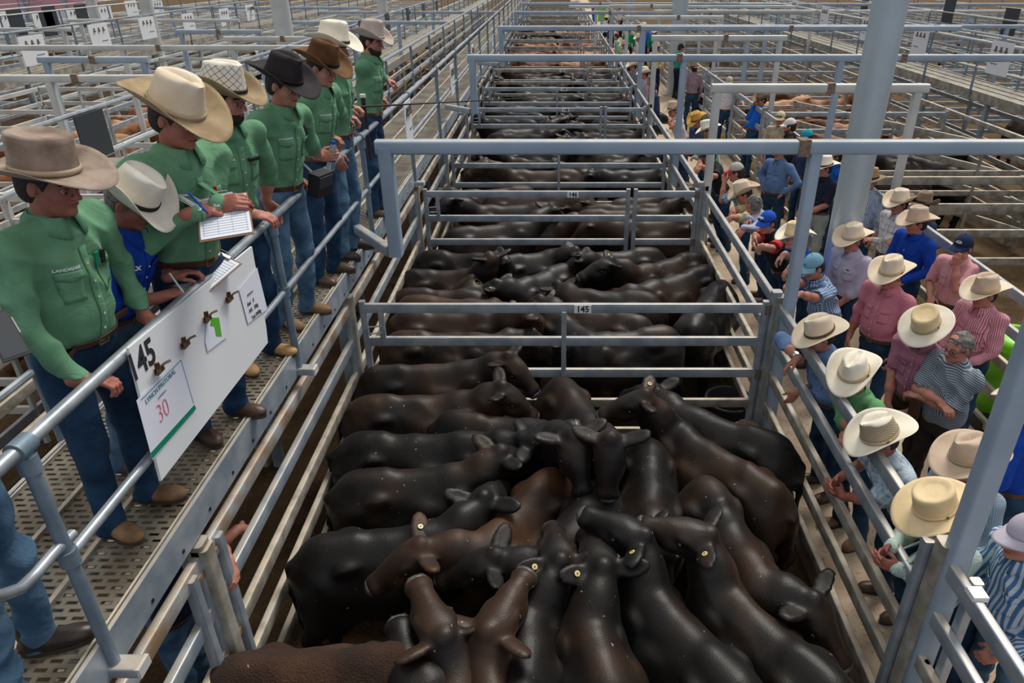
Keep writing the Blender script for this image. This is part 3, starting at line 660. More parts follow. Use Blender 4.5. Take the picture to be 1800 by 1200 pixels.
hide('hide_red', (.10, .03, .010), (.21, .068, .022), (.50, .28, .15), .6)
newmat('nosepad', (.13, .115, .11), .3, 0, .2, 60, col2=(.06, .05, .05), nscale=20)
newmat('eye', (.008, .006, .005), .08)
newmat('eartag', (.72, .55, .22), .4)
newmat('tagwhite', (.8, .8, .75), .4)
def earf(ed, hd):
    ew = nrm(np.cross(ed, hd)); en = nrm(np.cross(ed, ew)); a = .85 if en[2]*ew[2] > 0 else -.85
    w2 = nrm(ew*math.cos(a)-en*math.sin(a)); w2 = w2 if abs(w2[2]) < abs(nrm(ew*math.cos(a)+en*math.sin(a))[2]) else nrm(ew*math.cos(a)+en*math.sin(a)); return w2, nrm(np.cross(ed, w2))
def cow(R, W, P, N, label, group=None, h=.017, mat='hide_black', tag_side=0, zb=1.17, belly=1.0, detail=True, cat='cattle', legs=True):
    """R rump, W withers (world xy), P poll (xyz), N nose (xyz)"""
    R = np.array([R[0], R[1]]); W = np.array([W[0], W[1]]); o = np.array([*(R+W)/2, 0.]); d2 = W-R; L = np.linalg.norm(d2); L = min(max(L, .85), 1.3); d2 = nrm(d2)
    mid = (R+W)/2; R = mid-d2*L/2; W = mid+d2*L/2
    d = np.array([*d2, 0]); l = np.array([-d2[1], d2[0], 0]); u = np.array([0, 0, 1.])
    def q(a, s_, z): return np.array([*(R+d2*a), 0])-o+l*s_+u*z
    P = np.array(P, float)-o; N = np.array(N, float)-o
    s = zb/1.17
    lo = np.minimum.reduce([q(-.25, 0, 0), q(L+.3, 0, 0), P, N])-np.array([.42, .42, 0]); hi = np.maximum.reduce([q(-.25, 0, 0), q(L+.3, 0, 0), P, N])+np.array([.42, .42, .22])
    lo[2] = -.01; hi[2] = max(zb+.15, P[2]+.3, N[2]+.2)
    if not legs: lo[2] = .3
    S = SDF(lo, hi, h)
    # trunk
    E = np.array([d, l, u])
    S.ell(q(L*.50, 0, .78*s), (L*.52, .275*belly, .33*s), E, k=.08)
    S.ell(q(L*.12, 0, .86*s), (.32, .225, .28*s), E, k=.10)
    S.ell(q(L*.88, 0, .82*s), (.30, .215, .33*s), E, k=.10)
    S.cap(q(.06, 0, 1.06*s), q(L*.95, 0, 1.07*s), .075, .065, k=.13)
    S.cap(q(-.02, 0, 1.06*s), q(.25, 0, zb-.055), .06, .05, k=.09)
    S.cap(q(L*.82, 0, zb-.075), q(L*1.05, 0, zb-.1), .06, .06, k=.10)
    for t in (-1, 1):
        S.ell(q(.20, t*.18, zb-.14), (.08, .045, .045), E, k=.06); S.ell(q(-.02, t*.085, zb-.18), (.06, .045, .05), E, k=.06)
        S.ell(q(L*.88, t*.165, .84*s), (.12, .07, .25), E, k=.045); S.ell(q(L*.60, t*.20, .80*s), (.22, .09, .20), E, k=.06)
        S.ell(q(.04, t*.15, .70*s), (.20, .115, .29), E, k=.08)
        if legs:
            S.chain([q(.0, t*.17, .62), q(-.12, t*.16, .42), q(-.06, t*.16, .10), q(-.04, t*.16, .04)], [.12, .058, .042, .055], k=.03)
            S.chain([q(L*.86, t*.14, .55), q(L*.87, t*.14, .32), q(L*.86, t*.14, .10), q(L*.88, t*.14, .04)], [.10, .052, .042, .055], k=.03)
    S.ell(q(.33, 0, .98*s), (.10, .40, .09), E, k=.10, sub=True) if False else None
    for t in (-1, 1): S.ell(q(.34, t*.30, .98*s), (.15, .075, .10), E, k=.10, sub=True)      # hollow flanks
    # neck
    nb = q(L*.98, 0, .93*s); hd = nrm(N-P); pn = P-hd*.02
    nk = (nb+pn)/2+u*.03
    S.chain([nb, nk, pn-u*.05], [.185, .130, .080], k=.08); S.chain([nb+u*.08, nk+u*.07, pn], [.10, .070, .055], k=.06)
    S.chain([nb-u*.15, nk-u*.12, P+hd*.08-u*.10], [.12, .08, .06], k=.08)
    # head
    hu = u-hd*np.dot(u, hd)
    if np.linalg.norm(hu) < .05: hu = -d
    hu = nrm(hu); hl = nrm(np.cross(hu, hd)); HL = np.array([hd, hl, hu]); Hn = np.linalg.norm(N-P); Hn = .43
    hp = lambda a, b, c: P+hd*a+hl*b+hu*c
    hk = .035
    S.ell(hp(.055, 0, -.02), (.12, .122, .10), HL, k=hk); S.ell(hp(.10, 0, .015), (.13, .095, .06), HL, k=hk); S.ell(hp(.17, 0, -.05), (.16, .102, .115), HL, k=hk)
    S.cap(hp(.12, 0, -.01), hp(.36, 0, -.035), .080, .068, k=hk); S.cap(hp(.10, 0, -.11), hp(.33, 0, -.085), .06, .04, k=hk)
    S.ell(hp(.385, 0, -.05), (.058, .090, .066), HL, k=.03); S.ell(hp(-.02, 0, .045), (.055, .055, .05), HL, k=.03)
    for t in (-1, 1):
        S.ell(hp(.125, t*.094, .005), (.05, .025, .03), HL, k=.025); S.ell(hp(.145, t*.112, -.02), (.028, .014, .02), HL, k=.015, sub=True)
        pass
        S.ell(hp(.17, t*.085, -.07), (.08, .03, .045), HL, k=.03)
        # ears
        ed = nrm(hl*t*1.0-hd*.25+u*.12+hu*.08); ew, en = earf(ed, hd)
        c = hp(-.005, t*.085, -.005)+ed*.095
        S.ell(c, (.125, .066, .027), np.array([ed, ew, en]), k=.03); S.ell(c+en*.034+ed*.015, (.098, .044, .018), np.array([ed, ew, en]), k=.01, sub=True)
    tl = [q(-.06, 0, zb-.12), q(-.19, 0, zb-.22), q(-.22, .02, .70), q(-.20, .03, .42)]
    S.chain(tl, [.045, .034, .022, .028], k=.03); S.cap(tl[-1], tl[-1]-u*.14, .035, .02, k=.02)
    if h < .02: S.folds(.006, int(abs(R[0]*97+R[1]*31)) % 999, (9, 22))
    ob = meshobj('cow', [S], mat, None, loc=tuple(o)); tag(ob, label, cat, group)
    if detail:
        for t in (-1, 1):
            c = hp(.145, t*.108, -.016); MB().add(*sph(c, .019, 10)).build('eye', 'eye', ob)
        V, Fc = sph((0, 0, 0), 1, 12); MB().add([hp(.416, 0, -.044)+hd*v[0]*.036+hl*v[1]*.074+hu*v[2]*.058 for v in V], Fc).build('nose_pad', 'nosepad', ob)
        for t in (-1, 1): V, Fc = sph((0, 0, 0), 1, 8); MB().add([hp(.438, t*.036, -.026)+hd*v[0]*.016+hl*v[1]*.013+hu*v[2]*.012 for v in V], Fc).build('nostril', 'black', ob)
        if tag_side:
            t = tag_side; ed = nrm(hl*t*1.0-hd*.25+u*.12+hu*.08); c = hp(-.005, t*.085, -.005)+ed*.09; ew, en = earf(ed, hd)
            tocam = np.array([0, 0, CAMZ])-o-c; en = en if en@tocam > 0 else -en
            MB().pipe([c+en*.022, c+en*.029], .018, 14, up=ed).pipe([c+en*.029, c+en*.033], .006, 8, up=ed, mi=1).build('ear_tag', ['eartag', 'bolt'], ob)
    return ob
def sph(c, r, n=10):
    V = []; Fc = []; m = n//2+1
    for i in range(m+1):
        a = PI*i/m
        for j in range(n): V.append((c[0]+r*math.sin(a)*math.cos(2*PI*j/n), c[1]+r*math.sin(a)*math.sin(2*PI*j/n), c[2]+r*math.cos(a)))
    for i in range(m):
        for j in range(n): Fc.append((i*n+j, (i+1)*n+j, (i+1)*n+(j+1) % n, i*n+(j+1) % n))
    return V, Fc
def pcow(r, w_, p, n, label, zp=1.22, zn=1.0, zb=1.17, **kw):
    a = UZ(*r, zb-.12)[:2]; b = UZ(*w_, zb)[:2]; P = UZ(*p, zp); d = UZ(*n, zn)-P
    hd = nrm(d); N = P+hd*.43
    # keep the poll in reach of the withers
    m = np.array([(a[0]+b[0])/2, (a[1]+b[1])/2]); dd = nrm(np.array(b)-np.array(a)); L = min(max(np.linalg.norm(np.array(b)-np.array(a)), .85), 1.3); Wp = m+dd*L/2
    v = P[:2]-Wp; q = np.linalg.norm(v)
    if q > .75:
        sft = v*(1-.75/q); a = a+sft*.8; b = b+sft*.8
    return cow(a, b, P, N, label, zb=zb, **kw)
COWS = [
 # rump, withers, poll, nose, label, opts
 ((655, 665), (850, 635), (893, 632), (948, 690), 'black cow with rusty brown flank, topmost on the left just inside gate 145', dict(zn=.95, mat='hide_brown')),
 ((635, 720), (845, 690), (880, 685), (948, 730), 'black cow second down on the left, muzzle pointing right at the brown back', dict(zn=.95)),
 ((800, 745), (950, 745), (1005, 770), (1024, 850), 'black calf facing the camera, left of the two muzzles in the centre', dict(zp=1.50, zn=1.24)),
 ((985, 680), (1050, 750), (1073, 775), (1069, 850), 'brown-backed calf facing the camera, right of the two muzzles in the centre', dict(zp=1.52, zn=1.26, mat='hide_brown')),
 ((620, 785), (850, 765), (925, 775), (985, 752), 'sleek black cow third down on the left with its nose lifted to the right', dict(zp=1.22, zn=1.33)),
 ((620, 855), (830, 820), (880, 800), (945, 805), 'black cow fourth down on the left with pale dust fleck on its side', dict(zp=1.22, zn=1.0)),
 ((1370, 790), (1200, 715), (1150, 690), (1090, 690), 'black cow along the far right of the pen, rump at the fence', dict(zp=1.1, zn=.9)),
 ((1360, 870), (1175, 735), (1135, 700), (1095, 712), 'large black cow with two ear tags stretching up toward gate 145', dict(zp=1.38, zn=1.3, tag_side=-1)),
 ((1140, 790), (1150, 930), (1150, 985), (1160, 1060), 'dark cow with a bright spine line in the middle of the pen', dict(zp=.95, zn=.7)),
 ((575, 970), (765, 925), (850, 880), (885, 845), 'black and brown cow with neck stretched to upper right', dict(zp=1.2, zn=1.05)),
 ((965, 850), (860, 940), (740, 965), (640, 1030), 'brown speckled cow with ear tag, head low to the left', dict(zp=1.15, zn=.95, tag_side=-1, mat='hide_brown')),
 ((1045, 880), (975, 965), (870, 985), (765, 1010), 'rusty brown cow whose long head reaches left under the speckled one', dict(zp=1.15, zn=1.0, mat='hide_brown')),
 ((1240, 860), (1340, 1010), (1425, 1060), (1485, 1160), 'shiny black cow at the right fence, head low with both ears out', dict(zp=1.1, zn=.85)),
 ((1270, 1190), (1160, 1050), (1128, 945), (1060, 912), 'glossy black cow with ear tag, muzzle lifted to the upper left', dict(zp=1.35, zn=1.38, tag_side=1)),
 ((1440, 1200), (1285, 1040), (1240, 945), (1150, 920), 'long-backed cow with round tag in a raised right ear', dict(zp=1.35, zn=1.38, tag_side=1)),
 ((915, 1260), (925, 1090), (985, 990), (975, 940), 'black cow at the bottom centre with head turned up toward the middle', dict(zp=1.28, zn=1.25, tag_side=1)),
 ((1095, 1290), (1045, 1110), (1058, 1000), (1040, 950), 'narrow black cow at the bottom with a tagged ear to the right', dict(zp=1.28, zn=1.25, tag_side=1)),
 ((430, 1190), (650, 1150), (745, 1165), (790, 1220), 'reddish brown woolly cow filling the bottom left corner of the pen', dict(zb=1.2, zp=1.1, zn=.8, mat='hide_woolly', belly=1.1)),
 ((800, 1330), (800, 1200), (778, 1120), (748, 1052), 'brown-headed calf at the bottom with muzzle lifted straight up', dict(zp=1.25, zn=1.3)),
 ((880, 1330), (860, 1200), (862, 1110), (893, 1055), 'grey-black calf beside the brown-headed one at the bottom', dict(zp=1.25, zn=1.3)),
 ((690, 1330), (710, 1260), (722, 1215), (713, 1160), 'only a small muzzle and head poking up at the bottom edge', dict(zp=1.1, zn=1.15)),
 # second pen
 ((755, 455), (850, 448), (885, 458), (878, 500), 'dark cow at the upper left of the second pen under rail 146', dict(zn=.9)),
 ((730, 490), (830, 475), (862, 455), (848, 485), 'black cow with both ears pricked at left of the second pen', dict(zp=1.35, zn=1.05)),
 ((745, 525), (800, 510), (830, 495), (790, 520), 'black cow with tagged ear lying low at left of the second pen', dict(zp=1.1, zn=.95, tag_side=1)),
 ((985, 480), (920, 492), (872, 503), (830, 520), 'black cow with tagged ear facing left in the second pen', dict(zp=1.15, zn=.95, tag_side=1)),
 ((895, 465), (970, 440), (1010, 445), (1040, 470), 'dark cow angled along the back of the second pen', dict(zn=1.0)),
 ((1135, 450), (1060, 445), (1020, 455), (990, 480), 'black cow at the back right of the second pen heading left', dict(zn=1.0)),
 ((1225, 455), (1120, 470), (1072, 462), (1005, 488), 'black cow with tagged ear and lifted head, muzzle to the left, second pen', dict(zp=1.3, zn=1.15, tag_side=-1)),
 ((1245, 480), (1130, 500), (1080, 520), (1040, 530), 'ridged dark cow at the right of the second pen', dict(zp=1.0, zn=.8)),
 ((1268, 505), (1220, 560), (1190, 590), (1170, 610), 'large black rump rising at the right side of the second pen', dict(zp=.9, zn=.7)),
 ((1135, 530), (1020, 510), (980, 505), (950, 520), 'brown-tinted cow across the middle of the second pen', dict(zp=1.05, zn=.8, mat='hide_brown')),
 ((1110, 570), (1010, 540), (950, 530), (910, 545), 'dark cow just behind the number 145 rail', dict(zp=1.0, zn=.8)),
 ((705, 565), (870, 550), (925, 553), (970, 580), 'black cow behind gate 145 with muzzle at the centre brace', dict(zn=.95)),
 ((700, 600), (860, 590), (935, 590), (968, 622), 'black cow lowest behind gate 145, nose near the middle brace', dict(zp=1.05, zn=.85)),
 ((1170, 590), (1040, 590), (990, 600), (960, 620), 'heavy black cow behind the right half of gate 145', dict(zp=.95, zn=.75)),
 ((975, 560), (1040, 590), (1060, 610), (1080, 630), 'dark back seen between the rails right of the centre brace', dict(zp=.95, zn=.7)),
 ((720, 535), (850, 530), (890, 545), (930, 560), 'brownish back just above the gate 145 top rail', dict(zp=1.0, zn=.8, mat='hide_brown')),
]
for r, w_, p, n, lb, kw in COWS:
    pcow(r, w_, p, n, lb, **kw)
# further pens: a few base animals copied in loops
protos = []
for j, (pz, nz_, side) in enumerate(((1.2, .9, 0), (1.35, 1.2, .25), (1.1, .75, -.2), (1.25, 1.0, .35))):
    protos.append(((j), pz, nz_, side))
def herd(x0, x1, y0, y1, n, label, group, mat, seed, h=.03, heading=None):
    rn = random.Random(seed); base = []
    k = 0
    cells = [(x0+.75+(x1-x0-1.5)*((i % 2)+.5*rn.random())/1.25, y0+.35+(y1-y0-.7)*(i+.5)/n) for i in range(n)]
    for cx, cy in cells:
        if any((cx-a_)**2+(cy-b_)**2 < 1.7 for a_, b_ in COLS): continue
        a = (0 if rn.random() < .55 else PI)+rn.uniform(-.45, .45) if heading is None else heading+rn.uniform(-.3, .3)
        k += 1
        m, pz, nz_, side = protos[rn.randrange(4)]
        key = (m, mat)
        if key not in HB:
            HB[key] = cow((-.55, 0), (.55, 0), (1.0, side*.6, pz), (1.35, side*1.3, nz_), label, group, h=h, mat=mat, detail=False)
            c = HB[key]
        else:
            c = HB[key].copy(); C.objects.link(c)
        c.location = (cx, cy, 0); c.rotation_euler = (0, 0, a); s_ = rn.uniform(.93, 1.04); c.scale = (s_, s_, s_)
        c['label'] = label; c['group'] = group
HB = {}
for i in range(1, 12):
    nm = {1: ('hide_black', 9), 2: ('hide_black', 9), 3: ('hide_black', 8), 4: ('hide_black', 8), 5: ('hide_black', 7), 6: ('hide_black', 6), 7: ('hide_red', 6), 8: ('hide_red', 6), 9: ('hide_red', 6), 10: ('hide_black', 5), 11: ('hide_red', 5)}[i]
    herd(-1.8, 2.0, GY[i]+.05, GY[i+1]-.05, nm[1], f'{"black" if nm[0]=="hide_black" else "red and white"} cattle packed in the middle pen behind the {ORD[i]} gate, number {NUM.get(i, "")}', f'cattle behind gate {NUM.get(i, "")}', nm[0], i)
for i, (x0, x1, y0, y1, n, mat, lb) in enumerate(((5.1, 7.9, 15.2, 18.5, 6, 'hide_red', 'red cattle in the right-hand pen beyond the checked shirt'), (5.1, 7.9, 18.8, 22, 6, 'hide_red', 'red cattle in the next right-hand pen back'), (5.1, 7.9, 12.6, 15, 4, 'hide_black', 'black cattle in the right-hand pen behind the white shirt'), (10.5, 14, 9, 20, 10, 'hide_black', 'black cattle under the right walkway'),
      (-7.2, -5.5, 7, 13, 6, 'hide_red', 'red cattle in the nearest left-hand pens'), (-12.6, -9.6, 9, 20, 14, 'hide_red', 'red cattle under the far left walkway'), (-7.2, -5.5, 14, 24, 8, 'hide_red', 'red cattle further along the nearest left-hand pens'), (-4.2, -3.1, 8.5, 13, 4, 'hide_black', 'black cattle in the race behind the bearded man'), (-4.2, -3.1, 14, 26, 8, 'hide_red', 'red cattle further down the race'), (-7.2, -5.5, 25, 36, 8, 'hide_red', 'distant red cattle left of the second walkway'))):
    herd(x0, x1, y0, y1, n, lb, lb.replace(' in the', ' group in the'), mat, 50+i, heading=PI/2 if x1-x0 < 2 else None)
a = UZ(1695, 300, 1.1); b = UZ(1600, 285, 1.15)
cow(a, b, UZ(1575, 285, 1.1), UZ(1548, 290, .95), 'lone dark steer standing in the right-hand pen above the navy polo man', h=.025, mat='hide_brown', zb=1.25)
# ================================================================ PEOPLE
AZ = .30                       # concrete alley level
def fabric(name, col, dark=None, rough=.85, k=1.0):
    m = newmat(name, col, rough, 0, 0, col2=dark or tuple(c*.82 for c in col), nscale=7, spec=.2)
    n = m.node_tree.nodes; l = m.node_tree.links; b = n['Principled BSDF']; t = n['Texture Coordinate']
    a = n.new('ShaderNodeTexNoise'); a.inputs['Scale'].default_value = 7; a.inputs['Detail'].default_value = 2; a.inputs['Distortion'].default_value = 1.6; l.new(t.outputs['Object'], a.inputs['Vector'])
    c1_ = n.new('ShaderNodeMath'); c1_.operation = 'SUBTRACT'; c1_.inputs[1].default_value = .5; l.new(a.outputs['Fac'], c1_.inputs[0]); c2_ = n.new('ShaderNodeMath'); c2_.operation = 'ABSOLUTE'; l.new(c1_.outputs[0], c2_.inputs[0])
    c3_ = n.new('ShaderNodeMath'); c3_.operation = 'POWER'; c3_.inputs[1].default_value = .85; l.new(c2_.outputs[0], c3_.inputs[0])
    bp = n.new('ShaderNodeBump'); bp.inputs['Strength'].default_value = .38*k; bp.inputs['Distance'].default_value = .024; l.new(c3_.outputs[0], bp.inputs['Height'])
    l.new(bp.outputs[0], b.inputs['Normal']); return m
fabric('shirt_green', (.155, .34, .20), (.12, .27, .155)); fabric('shirt_teal', (.02, .38, .27)); fabric('shirt_mint', (.30, .55, .38)); fabric('shirt_grassgreen', (.13, .34, .15)); fabric('shirt_emerald', (.01, .25, .11))
fabric('shirt_blue', (.008, .06, .42)); fabric('shirt_royal', (.01, .13, .60)); fabric('shirt_sky', (.16, .26, .50)); fabric('shirt_denim', (.13, .22, .42)); fabric('shirt_navy', (.018, .023, .045)); fabric('shirt_slate', (.10, .15, .26))
fabric('shirt_pink', (.62, .22, .29)); fabric('shirt_palepink', (.72, .36, .40)); fabric('shirt_mauve', (.42, .17, .24)); fabric('shirt_lilac', (.55, .52, .66)); fabric('shirt_white', (.74, .72, .76)); fabric('shirt_cream', (.66, .58, .36)); fabric('shirt_beige', (.50, .44, .31)); fabric('shirt_grey', (.28, .28, .34)); fabric('shirt_yellow', (.72, .60, .28)); fabric('shirt_black', (.02, .02, .024)); fabric('shirt_red', (.55, .03, .03)); fabric('shirt_darkblue', (.03, .045, .11))
fabric('jeans', (.022, .062, .125), (.010, .030, .070)); fabric('jeans_light', (.11, .20, .31), (.04, .095, .17)); fabric('jeans_pale', (.38, .42, .40), (.27, .32, .32)); fabric('jeans_dark', (.008, .022, .055), (.005, .012, .03)); fabric('trousers_brown', (.035, .027, .024))
newmat('skin', (.54, .245, .175), .5, 0, .06, 60, col2=(.44, .165, .115), nscale=9, spec=.35)
newmat('skin_dark', (.40, .15, .11), .5, 0, .06, 60, col2=(.30, .10, .07), nscale=9, spec=.35)
newmat('skin_pale', (.62, .34, .25), .5, 0, .05, 60, col2=(.52, .24, .17), nscale=9, spec=.35)
newmat('lips', (.30, .09, .07), .5); newmat('eyewhite', (.34, .29, .27), .3); newmat('hair_dark', (.02, .012, .008), .7, 0, .6, 120); newmat('hair_grey', (.24, .22, .20), .7, 0, .6, 120, col2=(.10, .09, .08), nscale=40); newmat('hair_brown', (.10, .055, .03), .7, 0, .6, 120)
newmat('leather', (.07, .028, .014), .45, 0, .15, 60); newmat('boot_tan', (.30, .17, .08), .7, 0, .15, 50, col2=(.18, .10, .05), nscale=14); newmat('boot_brown', (.075, .04, .024), .45, 0, .15, 50); newmat('boot_yellow', (.50, .30, .12), .7, 0, .1, 50); newmat('boot_dark', (.03, .02, .016), .4); newmat('sole', (.06, .04, .03), .8); newmat('buckle', (.55, .42, .22), .3, .9); newmat('steel', (.6, .6, .62), .25, .9)
def hatmat(n, c, c2): newmat(n, c, .8, 0, .08, 60, col2=c2, nscale=9, spec=.2)
hatmat('felt_taupe', (.34, .27, .22), (.20, .145, .11)); hatmat('felt_beige', (.60, .47, .36), (.52, .40, .30)); hatmat('felt_cream', (.74, .64, .50), (.68, .57, .43)); hatmat('felt_white', (.80, .76, .68), (.72, .66, .55)); hatmat('felt_grey', (.035, .028, .032), (.022, .018, .02)); hatmat('felt_brown', (.17, .085, .035), (.09, .04, .018)); hatmat('felt_tan', (.42, .28, .15), (.30, .19, .10)); hatmat('felt_olive', (.30, .22, .14), (.20, .14, .09)); hatmat('straw', (.78, .62, .38), (.68, .52, .30)); hatmat('straw_white', (.82, .77, .66), (.74, .68, .55)); hatmat('straw_gold', (.65, .40, .10), (.5, .3, .08)); hatmat('felt_brim_tan', (.38, .29, .17), (.27, .19, .11)); hatmat('felt_pinkgrey', (.52, .44, .40), (.42, .34, .30))
hatmat('band_tan', (.48, .38, .27), (.42, .33, .22)); hatmat('band_dark', (.03, .022, .02), (.02, .015, .012)); hatmat('band_brown', (.16, .09, .05), (.1, .06, .03))
for n_, c_ in (('cap_navy', (.015, .03, .08)), ('cap_blue', (.02, .10, .55)), ('cap_white', (.8, .8, .78)), ('cap_lightblue', (.22, .45, .58)), ('cap_red', (.5, .04, .06)), ('cap_grey', (.5, .46, .42)), ('cap_cream', (.72, .60, .38)), ('cap_teal', (.02, .35, .48)), ('cap_black', (.02, .02, .025)), ('cap_lilac', (.5, .46, .55))): fabric(n_, c_, k=.3)
def lattice(name, base, dark, sc=26, thr=.86):
    m = newmat(name, base, .8); n = m.node_tree.nodes; l = m.node_tree.links; t = n['Texture Coordinate']
    mp = n.new('ShaderNodeMapping'); mp.inputs['Rotation'].default_value = (0, math.radians(45), 0); l.new(t.outputs['UV'], mp.inputs[0])
    sx_ = n.new('ShaderNodeSeparateXYZ'); l.new(t.outputs['UV'], sx_.inputs[0]); outs = []
    for a in (1, -1):
        q = n.new('ShaderNodeMath'); q.operation = 'MULTIPLY_ADD'; q.inputs[1].default_value = a*.42; l.new(sx_.outputs['Y'], q.inputs[0]); l.new(sx_.outputs['X'], q.inputs[2])
        s_ = n.new('ShaderNodeMath'); s_.operation = 'MULTIPLY'; s_.inputs[1].default_value = sc; l.new(q.outputs[0], s_.inputs[0])
        f_ = n.new('ShaderNodeMath'); f_.operation = 'FRACT'; l.new(s_.outputs[0], f_.inputs[0])
        g = n.new('ShaderNodeMath'); g.operation = 'GREATER_THAN'; g.inputs[1].default_value = thr; l.new(f_.outputs[0], g.inputs[0]); outs.append(g)
    mx = n.new('ShaderNodeMath'); mx.operation = 'MAXIMUM'; l.new(outs[0].outputs[0], mx.inputs[0]); l.new(outs[1].outputs[0], mx.inputs[1])
    c = n.new('ShaderNodeMixRGB'); c.inputs[1].default_value = (*base, 1); c.inputs[2].default_value = (*dark, 1); l.new(mx.outputs[0], c.inputs[0]); l.new(c.outputs[0], n['Principled BSDF'].inputs['Base Color']); return m
lattice('straw_lattice', (.78, .74, .66), (.10, .08, .07), 15, .90); lattice('straw_lattice_tan', (.70, .60, .45), (.12, .08, .05), 40, .62)
def weave(name, hd, base, stripes, lateral=True, rough=.85):
    """stripes: list of (axis 'v' across chest /'h' height, freq, width, colour, strength)"""
    m = fabric(name, base); n = m.node_tree.nodes; l = m.node_tree.links; t = n['Texture Coordinate']; b = n['Principled BSDF']
    mp = n.new('ShaderNodeAttribute'); mp.attribute_name = 'cloth'
    s_ = n.new('ShaderNodeSeparateXYZ'); l.new(mp.outputs['Vector'], s_.inputs[0]); prev = b.inputs['Base Color'].links[0].from_socket
    for ax, fr, wd, col, st in stripes:
        q = n.new('ShaderNodeMath'); q.operation = 'MULTIPLY_ADD'
        l.new(s_.outputs['X' if ax == 'v' else 'Y'], q.inputs[0]); q.inputs[1].default_value = 1; q.inputs[2].default_value = 50
        a = n.new('ShaderNodeMath'); a.operation = 'MULTIPLY'; a.inputs[1].default_value = fr; l.new(q.outputs[0], a.inputs[0])
        f_ = n.new('ShaderNodeMath'); f_.operation = 'FRACT'; l.new(a.outputs[0], f_.inputs[0])
        g = n.new('ShaderNodeMath'); g.operation = 'LESS_THAN'; g.inputs[1].default_value = wd; l.new(f_.outputs[0], g.inputs[0])
        g2 = n.new('ShaderNodeMath'); g2.operation = 'MULTIPLY'; g2.inputs[1].default_value = st; l.new(g.outputs[0], g2.inputs[0])
        c = n.new('ShaderNodeMixRGB'); c.inputs[2].default_value = (*col, 1); l.new(prev, c.inputs[1]); l.new(g2.outputs[0], c.inputs[0]); prev = c.outputs[0]
    l.new(prev, b.inputs['Base Color']); return name
def rotv(v, ax, a):
    v = np.array(v, float); ax = nrm(ax); return v*math.cos(a)+np.cross(ax, v)*math.sin(a)+ax*np.dot(ax, v)*(1-math.cos(a))
